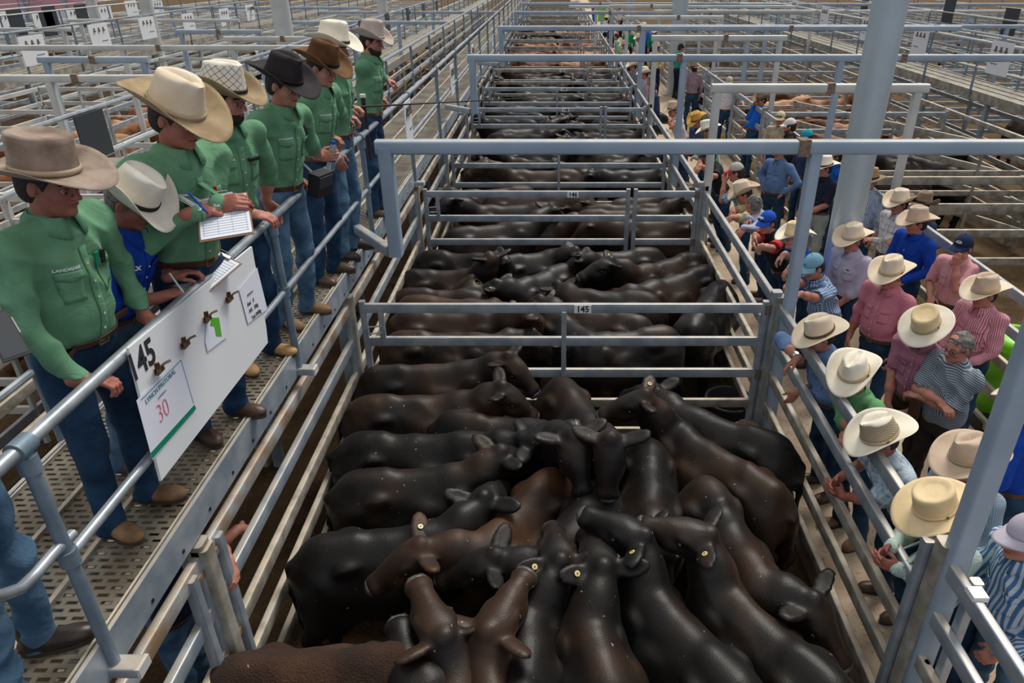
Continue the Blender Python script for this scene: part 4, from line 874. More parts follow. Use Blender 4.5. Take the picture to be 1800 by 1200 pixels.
def hat_mesh(name, kind, o, HF, mats, parent, s=1.0, curl=.055, bw=.115, tilt=0, lvl=0):
    hf, hl, hu = HF
    if tilt: hf, hu = rotv(hf, hl, tilt), rotv(hu, hl, tilt)
    N = 48 if lvl < 2 else 20; V = []; Fc = []; mi = []; UV = []
    A0, B0, HT = (.119*s, .100*s, .140*s) if kind != 'cap' else (.103*s, .086*s, .118*s); curl = curl*1.65; bw = bw*.88
    def P(a, b, z): return np.array(o)+hf*a+hl*b+hu*z
    if kind == 'cap':
        rows = []
        for j in range(9):
            a = j/8*PI/2; rows.append([(A0*math.cos(a)*math.cos(t)*1.02, B0*1.02*math.cos(a)*math.sin(t), .105*s*math.sin(a)-.01) for t in [2*PI*i/N for i in range(N)]])
        for r in rows: V += [P(*p) for p in r]
        for j in range(8):
            for i in range(N): Fc.append((j*N+i, j*N+(i+1) % N, (j+1)*N+(i+1) % N, (j+1)*N+i))
        ob = MB().add(V, Fc).build('cap', mats[1], parent); md = ob.modifiers.new('s', 'SOLIDIFY'); md.thickness = .003
        V = []; Fc = []
        for j in range(6):
            t = j/5
            for i in range(15):
                ph = -1.15+2.3*i/14; r = 1+.80*t*math.cos(ph*.75); V.append(P(A0*1.0*r*math.cos(ph), B0*1.02*(1+.12*t)*math.sin(ph), -.008-.02*t-.028*(math.sin(ph)**2)*t))
        for j in range(5):
            for i in range(14): Fc.append((j*15+i, j*15+i+1, (j+1)*15+i+1, (j+1)*15+i))
        br = MB().add(V, Fc).build('visor', mats[0], ob); md = br.modifiers.new('s', 'SOLIDIFY'); md.thickness = .004
        MB().add(*sph(P(0, 0, .097*s), .007, 8)).build('cap_button', mats[1], ob)
        return ob
    rows = []; nb = 7; nc = 7; ntp = 6; fl = kind == 'flat'
    for j in range(nb):                       # brim from the edge inwards
        t = 1-j/(nb-1); r = []
        for i in range(N):
            ph = 2*PI*i/N; c, s_ = math.cos(ph), math.sin(ph)
            cl = curl*(abs(s_)**1.8)*(t**1.5); w_ = bw*s*(1-.22*abs(s_)**2*(curl/.055))
            r.append(((A0+w_*t*1.08)*c, (B0+w_*t)*s_, cl-.026*c*c*t*(1 if c > 0 else .5)-.004*t))
        rows.append((r, 0))
    for j in range(nc):
        t = (j+.6)/nc; r = []
        for i in range(N):
            ph = 2*PI*i/N; c, s_ = math.cos(ph), math.sin(ph); k = 1-.17*t**1.3 if not fl else 1-.06*t
            pinch = 1-(.16*t*t*math.exp(-((abs(ph if ph < PI else 2*PI-ph)-.75)/.32)**2) if not fl else 0)
            r.append((A0*k*c*pinch, B0*(k-.10*t*(not fl))*s_*pinch, HT*t*(1+.07*(c < -.2)*0)+.012*c*t*(not fl)))
        rows.append((r, 1))
    for j in range(ntp):
        q = 1-(j+1)/ntp; r = []
        for i in range(N):
            ph = 2*PI*i/N; c, s_ = math.cos(ph), math.sin(ph)
            if fl:
                z = HT+(.004 if q > .8 else -.022*(1-q/.8)**.5 if True else 0); a = A0*.93*q*c; b = B0*.93*q*s_
                z = HT-.018*(1/(1+math.exp((q-.72)*22)))
            else:
                a = A0*.80*q*c; b = B0*.70*q*s_; z = HT+.010*(1-q*q)-.034*math.exp(-(b/.018)**2)*(1-.35*q)*(1 if a < .07 else .4)+.012*c*q
            r.append((a, b, z))
        rows.append((r, 2))
    for r, m_ in rows: V += [P(*p) for p in r]; UV += [(i/N, p[2]*4) for i, p in enumerate(r)]
    for j in range(len(rows)-1):
        for i in range(N): Fc.append((j*N+i, j*N+(i+1) % N, (j+1)*N+(i+1) % N, (j+1)*N+i)); mi.append(rows[j+1][1])
    mb = MB(); mb.v = [tuple(p) for p in V]; mb.f = Fc; mb.m = mi; ob = mb.build('hat', [mats[0], mats[1], {'straw_lattice': 'straw_white', 'straw_lattice_tan': 'straw_white'}.get(mats[1], mats[1])], parent, ang=1.2)
    uv = ob.data.uv_layers.new(name='UVMap'); li = 0
    for p in ob.data.polygons:
        for q in p.vertices:
            u_ = UV[q][0]
            uv.data[li].uv = (u_, UV[q][1]); li += 1
    md = ob.modifiers.new('s', 'SOLIDIFY'); md.thickness = .0035
    if lvl < 2 and len(mats) > 2:
        V = []; Fc = []
        for j, (zz, g) in enumerate(((.002, 1.012), (.012, 1.022), (.022, 1.012))):
            for i in range(N): ph = 2*PI*i/N; V.append(P(A0*(g-.01*j)*math.cos(ph), B0*(g-.012*j)*math.sin(ph), zz+.004))
        for j in range(2):
            for i in range(N): Fc.append((j*N+i, j*N+(i+1) % N, (j+1)*N+(i+1) % N, (j+1)*N+i))
        bnd = MB().add(V, Fc).build('hat_band', mats[2], ob); md = bnd.modifiers.new('s', 'SOLIDIFY'); md.thickness = .003; md.offset = 1
        if lvl == 0: bk = MB().box(P(0, B0*1.04, .014), (.012, .012, .012)).build('band_knot', 'band_brown', bnd)
    return ob
def hand_sdf(S, Wr, d, n, side, curl, k=.006, sc=1.0, spread=.0):
    """wrist, direction to fingers, palm normal (palm side), side=+1 thumb on w side"""
    d = nrm(d); n = nrm(np.array(n)-d*np.dot(n, d)); w_ = np.cross(d, n)*side
    R = np.array([d, w_, n]); pc = Wr+d*.052*sc
    S.cap(Wr-d*.02, Wr+d*.02*sc, .026*sc, .028*sc, k=.015); S.ell(pc, np.array([.050, .041, .016])*sc, R, k=.015)
    S.ell(Wr+d*.035*sc+w_*.022*sc+n*.008, np.array([.034, .018, .017])*sc, R, k=.012)
    for j, (off, ln) in enumerate(((.030, .92), (.0105, 1.0), (-.0095, .95), (-.0285, .78))):
        b = Wr+d*(.092-.006*abs(j-1))*sc+w_*off*sc; a = 0; p = b; dd = nrm(d+w_*off*spread*6)
        cc = curl[j] if isinstance(curl, (list, tuple)) else curl
        for L, r, m_ in ((.044, .0098, .8), (.027, .0090, 1.15), (.022, .0082, .8)):
            a += cc*m_; v = nrm(dd*math.cos(a)+n*math.sin(a)); q = p+v*L*ln*sc; S.cap(p, q, r*sc, r*.93*sc, k=k); p = q
    tb = Wr+d*.022*sc+w_*.030*sc+n*.006; v1 = nrm(d*.72+w_*.62+n*.35); v2 = nrm(d*.9+w_*.15+n*.45)
    t1 = tb+v1*.038*sc; t2 = t1+v2*.032*sc; S.cap(tb, t1, .0135*sc, .0115*sc, k=.008); S.cap(t1, t2, .0115*sc, .0095*sc, k=.004); S.cap(t2, t2+nrm(v2+n*.3)*.02*sc, .0098*sc, .008*sc, k=.004)
def cuv(o, uv):
    at = o.data.attributes.new('cloth', 'FLOAT_VECTOR', 'POINT'); at.data.foreach_set('vector', np.array([(a, b, 0) for a, b in uv], np.float32).ravel())
PEOPLE = {}
def person(key, label, at, hd, shirt, pants, z0=AZ, lean=0, s=1.0, arms=(None, None), hat=None, skin='skin', pitch=8, yaw=0, lvl=1, hair='hair_dark', beard=None, sleeve='long', belly=0, boots='boot_brown', boff=0, tuck=True, glasses=None, stance=.0, extras=(), roll=0, hatkw=None, group=None, foot=None, legs=True, details=True, seed=1, wide=1.0, fp=None, collar=True):
    hd = math.radians(hd); th = math.radians(lean); f = np.array([math.cos(hd), math.sin(hd), 0]); l = np.array([-f[1], f[0], 0]); u = np.array([0, 0, 1.])
    t = u*math.cos(th)+f*math.sin(th); tn = np.cross(l, t)*-1; tn = nrm(f*math.cos(th)-u*math.sin(th))   # torso front normal
    zp = z0+.95*s-.03*(lean > 20); hz = zp+.53*s*math.cos(th)+.155*s
    Hc = UZ(at[0], at[1], hz+.05*s)-u*.05*s
    nkd = nrm(t*.6+u*.4+f*.12); NB = Hc-nkd*.16*s-f*.015; Pv = NB-t*.53*s; ft = np.array([Pv[0], Pv[1], 0])-f*(foot if foot is not None else .25*math.sin(th)); ft[2] = z0
    if fp is not None:
        q_ = UZ(fp[0], fp[1], z0) if len(fp) == 2 else np.array(fp); dl = np.array([q_[0]-ft[0], q_[1]-ft[1], 0]); Hc = Hc+dl; NB = NB+dl; Pv = Pv+dl; ft = ft+dl
    if z0 == AZ and ft[0] > 4.3: dl = np.array([4.3-ft[0], 0, 0]); Hc = Hc+dl; NB = NB+dl; Pv = Pv+dl; ft = ft+dl
    o = np.array([ft[0], ft[1], z0]); PEOPLE[key] = dict(o=o, Hc=Hc, f=f, l=l)
    Hc = Hc-o; NB = NB-o; Pv = Pv-o
    hh = {0: .0095, 1: .013, 2: .022}[lvl]; hf_ = {0: .0055, 1: .0075, 2: .014}[lvl]
    # joints
    hips = [Pv+l*q*.09*s-u*.02 for q in (1, -1)]
    feet = [l*q*(.12+stance*.5)*s+f*q*stance for q in (1, -1)]
    ank = [p+u*.085 for p in feet]; knee = [(hips[i]+ank[i])/2+f*.035+l*(.012*(1, -1)[i]) for i in (0, 1)]
    sh = [NB+l*q*.18*s*wide-t*.045*s for q in (1, -1)]      # left, right
    el, wr, hdv = [], [], []
    UA, FA = .285*s, .255*s
    for i in (0, 1):
        q = (1, -1)[i]; a = arms[i] or ('hang',); pole = None
        if a[0] == 'hang': W_ = sh[i]-u*.52*s+f*.06+l*q*.06; 
        elif a[0] == 'loc': W_ = Pv+f*a[1]+l*a[2]+u*a[3]
        elif a[0] == 'X': W_ = UX(a[1], a[2], a[3])-o
        elif a[0] == 'Z': W_ = UZ(a[1], a[2], a[3])-o
        elif a[0] == 'P': W_ = np.array(a[1])-o
        elif a[0] == 'hip': W_ = Pv+l*q*.19*s+u*.10+f*.05; pole = l*q-f*.4
        elif a[0] == 'cross': W_ = NB-t*.27*s+tn*.20-l*q*.09-t*.03*q
        elif a[0] == 'face': W_ = Hc-u*.13+f*.15+l*q*.05
        opt = a[-1] if isinstance(a[-1], dict) else {}
        if 'pole' in opt: pole = opt['pole'][0]*f+opt['pole'][1]*l*q+opt['pole'][2]*u
        v = W_-sh[i]; D = np.linalg.norm(v); mx = (UA+FA)*.985
        if D > mx: W_ = sh[i]+v/D*mx; D = mx; v = W_-sh[i]
        ca = (UA*UA+D*D-FA*FA)/(2*UA*max(D, .05)); ca = min(1, max(-1, ca)); pd = pole if pole is not None else (-u*.9+l*q*.55-f*.35)
        vd = v/D; pp_ = nrm(pd-vd*np.dot(pd, vd)); E = sh[i]+vd*UA*ca+pp_*UA*math.sqrt(max(0, 1-ca*ca))
        el.append(E); wr.append(W_); hdv.append((nrm(W_-E), opt))
    # head frame
    py, ph = math.radians(yaw), math.radians(pitch); hf = rotv(f, u, py); hl = rotv(l, u, py); hf2 = rotv(hf, hl, ph); hu = rotv(u, hl, ph)
    if roll: hl = rotv(hl, hf2, math.radians(roll)); hu = rotv(hu, hf2, math.radians(roll))
    HF = np.array([hf2, hl, hu]); hp = lambda a, b, c: Hc+(hf2*a+hl*b+hu*c)*s
    def mk(pts, m, h_): pts = np.array(pts); return SDF(pts.min(0)-m, pts.max(0)+m, h_)
    parts = []
    S = mk([Hc, Hc, NB], .155, hf_); rr = lambda *a: np.array(a)*s
    S.ell(hp(-.012, 0, .03), rr(.098, .076, .088), HF, k=.02); S.ell(hp(.022, 0, -.03), rr(.070, .061, .085), HF, k=.02); S.ell(hp(.038, 0, -.078), rr(.050, .046, .036), HF, k=.025)
    S.cap(hp(-.015, 0, -.05), NB-t*.03, .054*s, .062*s, k=.02)
    if lvl < 2:
        for q in (1, -1):
            S.cap(hp(.082, q*.012, .022), hp(.070, q*.048, .020), .010, .009, k=.012); S.ell(hp(.058, q*.038, -.022), (.026, .022, .022), HF, k=.02)
            S.ell(hp(.094, q*.031, .003), (.016, .016, .010), HF, k=.010, sub=True); S.ell(hp(.100, q*.012, -.026), (.010, .009, .008), HF, k=.006)
            S.ell(hp(-.005, q*.079, -.003), (.018, .010, .030), HF, k=.008); S.ell(hp(.004, q*.088, -.001), (.009, .005, .018), HF, k=.004, sub=True)
        S.cap(hp(.088, 0, .014), hp(.113, 0, -.022), .0075, .0125, k=.010)
        S.ell(hp(.090, 0, -.047), (.010, .022, .007), HF, k=.006); S.ell(hp(.088, 0, -.060), (.010, .019, .007), HF, k=.006); S.cap(hp(.105, -.026, -.0535), hp(.105, .026, -.0535), .0035, k=.004, sub=True)
        S.ell(hp(.082, 0, -.088), (.018, .022, .016), HF, k=.015)
    parts.append(S)
    # forearms and hands
    for i in (0, 1):
        a = arms[i]
        if a is not None and a[0] == 'hidden': continue
        dv, opt = hdv[i]; q = (1, -1)[i]; d = nrm(np.array(opt['dir'])) if 'dir' in opt else nrm(dv+f*.1-u*(.95 if a is not None and a[0] == 'X' else .1)); n_ = np.array(opt.get('palm', tuple(-u*.8-l*q*.6)))
        E0 = el[i]+(wr[i]-el[i])*{'long': .6, 'rolled': .08}.get(sleeve, 0); S = mk([E0, wr[i], wr[i]+d*.13], .075, hf_ if lvl else .0052)
        m0 = el[i]*.45+wr[i]*.55
        if sleeve != 'long': S.cap(E0, m0, .044*s, .040*s, k=.02); S.cap(m0, wr[i], .040*s, .027*s, k=.02)
        else: S.cap(E0, wr[i], .034*s, .027*s, k=.02)
        hand_sdf(S, wr[i], d, n_, -q if not opt.get('flip') else q, opt.get('curl', .55), sc=s*1.02, k=.005)
        parts.append(S)
    # inner body (under the clothes)
    S = mk([NB, Pv, *feet, *sh, *el], .2, .03); ET = np.array([tn, l, t])
    S.ell((NB*.6+Pv*.4), (.085, .14, .22), ET, k=.05); S.ell(Pv, (.08, .12, .12), ET, k=.05)
    for i in (0, 1): S.cap(sh[i], el[i], .034, k=.03); S.cap(NB, sh[i], .04, k=.03); S.chain([hips[i], knee[i], ank[i]], [.06, .045, .035], k=.03)
    parts.append(S)
    ob = meshobj('person', parts, skin, None, loc=tuple(o)); tag(ob, label, 'person', group)
    # shirt
    B = belly; S = mk([NB+t*.05, Pv-t*.12, *sh, *el, *(wr if sleeve == 'long' else el)], .17, hh)
    S.ell(Pv+t*.36*s+tn*.005, (.128*s+B*.2, .168*s*wide, .20*s), ET, k=.05); S.ell(Pv+t*.20*s+tn*(.005+B*.35), (.115*s+B*.75, .150*s+B*.5, .17*s), ET, k=.06)
    S.ell(Pv+t*.07*s+tn*B*.25, (.115*s+B*.5, .152*s+B*.4, .11*s), ET, k=.05)
    S.cap(NB+t*.0+tn*-.02, NB-t*.05, .065*s, .09*s, k=.06)
    for i in (0, 1):
        S.cap(NB-t*.03*s, sh[i], .068*s, .066*s, k=.05)
        S.cap(sh[i], el[i], .070*s, .056*s, k=.04)
        if sleeve == 'long': S.cap(el[i], el[i]*.12+wr[i]*.88, .055*s, .041*s, k=.03); c = el[i]*.14+wr[i]*.86; S.cap(c, c+nrm(wr[i]-el[i])*.05*s, .041*s, .039*s, k=.004)
        elif sleeve == 'rolled': c = el[i]*.72+wr[i]*.28; S.cap(el[i], c, .055*s, .052*s, k=.03); S.cap(c-nrm(wr[i]-el[i])*.03, c+nrm(wr[i]-el[i])*.02, .056*s, .056*s, k=.004)
        else: pass
        if sleeve == 'short':
            c = sh[i]*.12+el[i]*.88; S.cap(c-nrm(el[i]-sh[i])*.05, c, .064*s, .070*s, k=.01)
    if sleeve == 'short':
        for i in (0, 1):
            # clear the lower arm from the sleeve end
            c = el[i]+nrm(el[i]-sh[i])*.02
            S.cap(c, c+nrm(el[i]-sh[i])*.10, .08, k=0, sub=True)
    if lvl < 2: S.folds(.0125 if lvl == 0 else .009, seed*7+3, (14, 36))
    if tuck: S.plane_cut(Pv+t*(.055*s), -t)
    else: S.plane_cut(Pv-t*.085*s, -t)
    def cloth(V):
        bones = [(Pv, NB, .13)]+[(sh[i], el[i], .06) for i in (0, 1)]+[(el[i], wr[i], .045) for i in (0, 1)]; best = np.full(len(V), 9.); out = np.zeros((len(V), 3))
        for bi, (a, b, r_) in enumerate(bones):
            d = nrm(b-a); L = np.linalg.norm(b-a); w_ = V-a; v = w_@d; vc = np.clip(v, 0, L if bi else L*1.3); ds = np.linalg.norm(w_-np.outer(vc, d), axis=1)-r_
            e1 = tn if bi == 0 else nrm(np.cross(d, l)+1e-6); e1 = nrm(e1-d*np.dot(e1, d)); e2 = np.cross(d, e1); ang = np.arctan2(w_@e2, w_@e1); R_ = .15 if bi == 0 else .06
            m_ = ds < best; best[m_] = ds[m_]; uu = ang*R_ if bi else np.where(np.abs(ang) < 1.2, w_@e2, ang*R_)
            out[m_, 0] = uu[m_]; out[m_, 1] = v[m_]+(0 if bi < 3 else UA)
        return out
    sh_o = meshobj('shirt', [S], shirt, ob, uvf=cloth if lvl < 2 else None); SS = S
    # trousers
    if legs:
        S = mk([Pv+t*.12, *hips, *ank], .17, hh*1.05); S.ell(Pv+u*.0+tn*B*.15, (.118*s+B*.3, .158*s+B*.3, .14*s), ET, k=.05); S.ell(Pv-tn*.045-u*.05, (.10*s, .135*s, .11*s), ET, k=.05)
        for i in (0, 1):
            S.cap(hips[i]-u*.03, knee[i], .092*s, .066*s, k=.03); S.cap(knee[i], ank[i], .066*s, .056*s, k=.03); S.cap(ank[i]+u*.02, ank[i]-u*.045-f*.015, .058*s, .066*s, k=.01)
        if lvl < 2: S.folds(.010, seed*5+1, (12, 30))
        S.plane_cut(Pv+t*.085*s, t); S.plane_cut(np.array([0, 0, .022]), -u)
        tr = meshobj('trousers', [S], pants, ob); TS = S
        # belt
        if tuck and lvl < 2:
            V = []; Fc = []; N = 36; ok = True; c0 = Pv+t*.062*s
            for j, (dz, off) in enumerate(((-.019, .003), (-.016, .007), (.016, .007), (.019, .003))):
                for i in range(N):
                    a = 2*PI*i/N; dr = tn*math.cos(a)+l*math.sin(a); c = c0+t*dz; h_ = TS.hit(c+dr*.32, -dr); h2 = SS.hit(c+t*.01+dr*.32, -dr); r = max([np.linalg.norm(x-c) for x in (h_, h2) if x is not None] or [.15]); r = min(r, .25); V.append(c+dr*(r+off))
            for j in range(3):
                for i in range(N): Fc.append((j*N+i, j*N+(i+1) % N, (j+1)*N+(i+1) % N, (j+1)*N+i))
            bl = MB().add(V, Fc).build('belt', 'leather', ob)
            fr_ = np.array(V[N])+tn*.004-t*.0; R = np.array([tn, l, t]).T
            bkm = MB(); 
            for dx, dz, sx_, sz_ in ((-.024, 0, .006, .042), (.024, 0, .006, .042), (0, .02, .05, .006), (0, -.02, .05, .006)): bkm.box(fr_+t*.016+l*dx+t*dz, (.006, sx_, sz_), R=R)
            bkm.build('buckle', 'buckle', bl)
        # boots
        if lvl < 2 or True:
            for i in (0, 1):
                q = (1, -1)[i]; ff = rotv(f, u, q*.22); fl_ = np.cross(u, ff); p = feet[i]; E3 = np.array([ff, fl_, u])
                S = SDF(np.minimum(p-.2, p-.2), p+np.array([.2, .2, .2]), max(hh*.8, .009)); S.lo = S.lo
                S.cap(p+u*.07-ff*.02, p+u*.16-ff*.02, .048, .052, k=.02); S.ell(p+ff*.06+u*.038, (.125, .047, .042), E3, k=.03); S.ell(p-ff*.03+u*.04, (.055, .042, .045), E3, k=.02); S.ell(p+ff*.12+u*.036, (.07, .046, .034), E3, k=.02)
                S.plane_cut(p+u*.008, -u)
                bt = meshobj('boot', [S], boots, ob)
                V = []; 
                for z in (0, .014, .020):
                    for k_ in range(24):
                        a = 2*PI*k_/24; x = math.cos(a); wd = .045+(.008 if x > 0 else -.002); V.append(p+ff*(.052+.137*x)+fl_*wd*math.sin(a)+u*z)
                MB().add(V, [tuple(range(24))[::-1]]+[(j*24+k_, j*24+(k_+1) % 24, (j+1)*24+(k_+1) % 24, (j+1)*24+k_) for j in (0, 1) for k_ in range(24)]+[tuple(range(48, 72))]).build('sole', 'sole', bt)
    # collar
    if lvl < 2 and collar:
        V = []; Fc = []; N = 26; c0 = NB+tn*.002
        for j, (rz, rf, dz) in enumerate(((.060, .064, .045), (.064, .070, .050), (.074, .085, .028), (.088, .112, -.006))):
            for i in range(N+1):
                a = .30+(2*PI-.6)*i/N; e = math.cos(a); tip = max(0, (e-.35)/.65)**2*.022*(j == 3)
                V.append(c0+tn*((rf if e > 0 else rz)*s*e*(1.0))+l*((rz+.006)*s*math.sin(a))+t*((dz-tip)*s)+nkd*0+tn*(.012 if e > 0 else -.006))
        for j in range(3):
            for i in range(N): Fc.append((j*(N+1)+i, j*(N+1)+i+1, (j+1)*(N+1)+i+1, (j+1)*(N+1)+i))
        cl = MB().add(V, Fc).build('collar', shirt, sh_o); cuv(cl, [((i % (N+1))*.016, (i//(N+1))*.02) for i in range(len(V))]); md = cl.modifiers.new('s', 'SOLIDIFY'); md.thickness = .004
    def on(a, b, off=.003):      # point on the shirt front: a across (left +), b up the torso
        c = Pv+t*b*s+l*a*s; h_ = SS.hit(c+tn*.34, -tn, .5); return (h_+tn*off) if h_ is not None else c+tn*.13
    def patch(name, a0, a1, b0, b1, off, mat, par, na=8, nb_=8, th=.0025, pt=0):
        V = []; Fc = []
        for j in range(nb_+1):
            for i in range(na+1):
                a = a0+(a1-a0)*i/na; bb = b0+(b1-b0)*j/nb_
                if pt and j == 0: bb += pt*(-1+abs(2*i/na-1))
                V.append(on(a, bb, off))
        for j in range(nb_):
            for i in range(na): Fc.append((j*(na+1)+i, j*(na+1)+i+1, (j+1)*(na+1)+i+1, (j+1)*(na+1)+i))
        x = MB().add(V, Fc).build(name, mat, par); cuv(x, [(a0+(a1-a0)*(i % (na+1))/na, b0+(b1-b0)*(i//(na+1))/nb_) for i in range(len(V))]); md = x.modifiers.new('s', 'SOLIDIFY'); md.thickness = th; md.offset = 0; return x
    if lvl < 2 and details and sleeve != 'tee':
        patch('placket', -.016, .016, .06, .47, .003, shirt, sh_o, 3, 16)
        for b_ in (.12, .19, .26, .33, .40) if lvl == 0 else (): c = on(0, b_, .006); MB().pipe([c, c+tn*.002], .0055, 10).build('button', 'cap_white', sh_o)
        for q in (1, -1):
            patch('chest_pocket', q*.045, q*.125, .27, .38, .004, shirt, sh_o, 5, 6)
            patch('pocket_flap', q*.042, q*.128, .365, .395, .009, shirt, sh_o, 6, 3, pt=.012)
    if lvl < 2:
        for q in (1, -1):
            ey = MB().add(*sph(hp(.0795, q*.031, .002), .0115*s, 14)).build('eye', 'eyewhite', ob); MB().add(*sph(hp(.0865, q*.031, -.001), .0072*s, 10)).build('iris', 'eye', ey)
            MB().sweep([hp(.0905-.16*(x*x)-.02*abs(x), q*.031+x, .0085-9*x*x) for x in (-.016, -.008, 0, .008, .016)], circ(.0032, 8)).build('eyelid', skin, ey)
        m = MB(); m.sweep([hp(.1005-.012*(x/.024)**2, x, -.0535) for x in (-.024, -.012, 0, .012, .024)], circ(.0042, 8)); m.build('mouth', 'lips', ob)
        for q in (1, -1): MB().sweep([hp(.094-.018*(abs(x)/.05)**2, q*x, .026+.004*math.sin(x*60)) for x in (.012, .024, .036, .048)], rrect(.004, .007)).build('eyebrow', hair, ob)
    # hair
    S = mk([Hc], .15, max(hf_, .007)); S.ell(hp(-.018, 0, .032), rr(.103, .084, .094), HF, k=.01); S.ell(hp(-.05, 0, -.02), rr(.062, .074, .075), HF, k=.02)
    S.ell(hp(.10, 0, -.04), rr(.085, .12, .11), HF, k=.01, sub=True); S.ell(hp(.0, .085, -.01), rr(.024, .03, .034), HF, k=.01, sub=True); S.ell(hp(.0, -.085, -.01), rr(.024, .03, .034), HF, k=.01, sub=True)
    S.plane_cut(hp(0, 0, -.075), -hu)
    if hat: S.plane_cut(hp(0, 0, .075), hu)
    elif lvl < 2: S.folds(.007, seed, (50, 90))
    meshobj('hair', [S], hair, ob)
    if beard:
        S = mk([Hc], .15, max(hf_, .007)); S.ell(hp(.040, 0, -.078), rr(.060, .056, .046), HF, k=.02); S.ell(hp(.02, 0, -.055), rr(.055, .066, .045), HF, k=.02); S.ell(hp(.10, 0, -.045), rr(.03, .022, .014), HF, k=.004, sub=True); S.ell(hp(.11, 0, .0), rr(.05, .12, .042), HF, k=.01, sub=True); S.plane_cut(hp(0, 0, -.022), hu)
        meshobj('beard', [S], beard, ob)
    if hat:
        kw = dict(hatkw or {}); kind, *mats = hat; HB_ = HF
        hat_mesh('hat', kind, hp(-.008, 0, .052+(.0 if kind != 'cap' else .01)), (hf2, hl, hu), mats, ob, s=s*1.0, lvl=lvl, **kw)
    if glasses:
        g = MB()
        for q in (1, -1):
            c = hp(.104, q*.033, .002); g.sweep([c+(hl*math.cos(a)*.026+hu*math.sin(a)*.018)-hf2*abs(math.cos(a)*q+1)*.002 for a in [2*PI*i/16 for i in range(16)]], circ(.0022, 6), closed=True); g.pipe([hp(.100, q*.058, .004), hp(.0, q*.083, .004)], .002, 6)
            if glasses == 'sun': g.box(hp(.104, q*.033, .002), (.004, .048, .032), R=HF.T)
        g.pipe([hp(.106, .008, .004), hp(.106, -.008, .004)], .002, 6); g.build('glasses', 'black', ob)
    P_ = PEOPLE[key]; P_.update(ob=ob, shirt=sh_o, on=on, patch=patch, hp=hp, HF=HF, tn=tn, t=t, wr=wr, el=el, NB=NB, Pv=Pv, SS=SS, hdv=hdv, sh=sh)
    return ob
def chest_text(key, txt, a, b, size, mat='white', bold=.0006, sub=None):
    P = PEOPLE[key]; V, Fc = text_mesh(txt, size, bold); W = []
    # torso 'left +' is the viewer's right when facing the wearer
    for v in V: p = P['on'](a+v[0], b+v[1], .006+v[2]); W.append(p)
    MB().add(W, Fc).build('shirt_lettering', mat, P['shirt'], smooth=False)
def wristband(key, i, mat, r=.033, w_=.02, name='watch', face=True):
    P = PEOPLE[key]; a, b = P['wr'][i], P['el'][i]; d = nrm(b-a); c = a+d*.02
    x = MB().pipe([c, c+d*w_], r, 18).build(name, mat, P['ob'])
    if face:
        n = nrm(np.array([0, 0, 1])-d*d[2]); MB().pipe([c+d*w_/2+n*(r-.004), c+d*w_/2+n*(r+.006)], .017, 16, up=d).build('watch_face', 'steel', x)
# ---------------------------------------------------------------- the men on the walkway
HR = lambda u, v, dx=0, dz=.02: tuple(UX(u, v, HX)+np.array([dx, 0, dz]))
g = 'shirt_green'
GRIP = dict(dir=(.75, .1, -.25), palm=(-.25, 0, -1), curl=.95)
person('M1', 'person in green shirt and large taupe hat at far left, both hands on the handrail', (86, 318), -12, g, 'jeans', z0=DZ, fp=(236, 905), lean=11, s=1.05, hat=('flat', 'felt_taupe', 'felt_taupe', 'band_tan'), hatkw=dict(curl=.035, bw=.135, tilt=-.12), pitch=14, yaw=5, lvl=0, belly=.05, wide=1.08,
       arms=(('X', 258, 560, HX-.09, dict(dir=(.8, -.1, -.2), palm=(-.2, 0, -1), curl=.75)), ('X', 138, 668, HX-.07, dict(dir=(.75, .35, -.2), palm=(-.2, 0, -1), curl=.7))), boots='boot_tan', seed=3, foot=.0, skin='skin_dark')
person('M2', 'person in royal blue shirt and white hat writing on a clipboard on the rail', (226, 338), -8, 'shirt_blue', 'jeans_light', z0=DZ, lean=25, s=.96, hat=('cattle', 'felt_white', 'felt_white', 'band_dark'), hatkw=dict(curl=.06, tilt=.12), pitch=38, lvl=0, skin='skin_dark', hair='hair_grey', sleeve='rolled', boots='boot_brown', seed=5,
       arms=(('X', 300, 486, HX-.10, dict(dir=(.7, .5, .1), palm=(.1, 0, -1), curl=.6)), ('X', 283, 522, HX-.08, dict(dir=(.5, .7, 0), palm=(0, .3, -1), curl=.8))))
person('M3', 'person in green shirt and cream hat with dusty brim writing on a held clipboard', (322, 178), -25, g, 'jeans', z0=DZ, fp=(390, 746), lean=13, s=1.12, hat=('cattle', 'felt_brim_tan', 'felt_cream', 'band_tan'), hatkw=dict(curl=.05, bw=.13, tilt=.06), pitch=24, yaw=8, lvl=0, belly=.04, skin='skin_dark', boots='boot_brown', seed=8, wide=1.08,
       arms=(('loc', .36, -.02, .36, dict(pole=(-.9, .5, -.5), dir=(.9, .0, .2), palm=(0, .6, -.6), curl=.8)), ('loc', .33, -.15, .35, dict(pole=(-.9, .5, -.5), dir=(.8, .5, .1), palm=(0, .4, -.9), curl=.85))))
person('M4', 'bearded person in green short-sleeved shirt and lattice-weave hat', (400, 152), -30, g, 'jeans', z0=DZ, fp=(456, 633), lean=11, s=1.09, hat=('cattle', 'felt_brim_tan', 'straw_lattice', 'band_dark'), hatkw=dict(curl=.06), pitch=12, yaw=20, lvl=0, beard='hair_dark', sleeve='rolled', boots='boot_yellow', seed=11,
       arms=(('X', 472, 372, HX-.12, dict(dir=(.3, .2, -.9), palm=(0, -1, 0), curl=.5)), ('loc', .19, .0, .07, dict(dir=(.9, .3, -.3), palm=(0, .3, -1), curl=.55))))
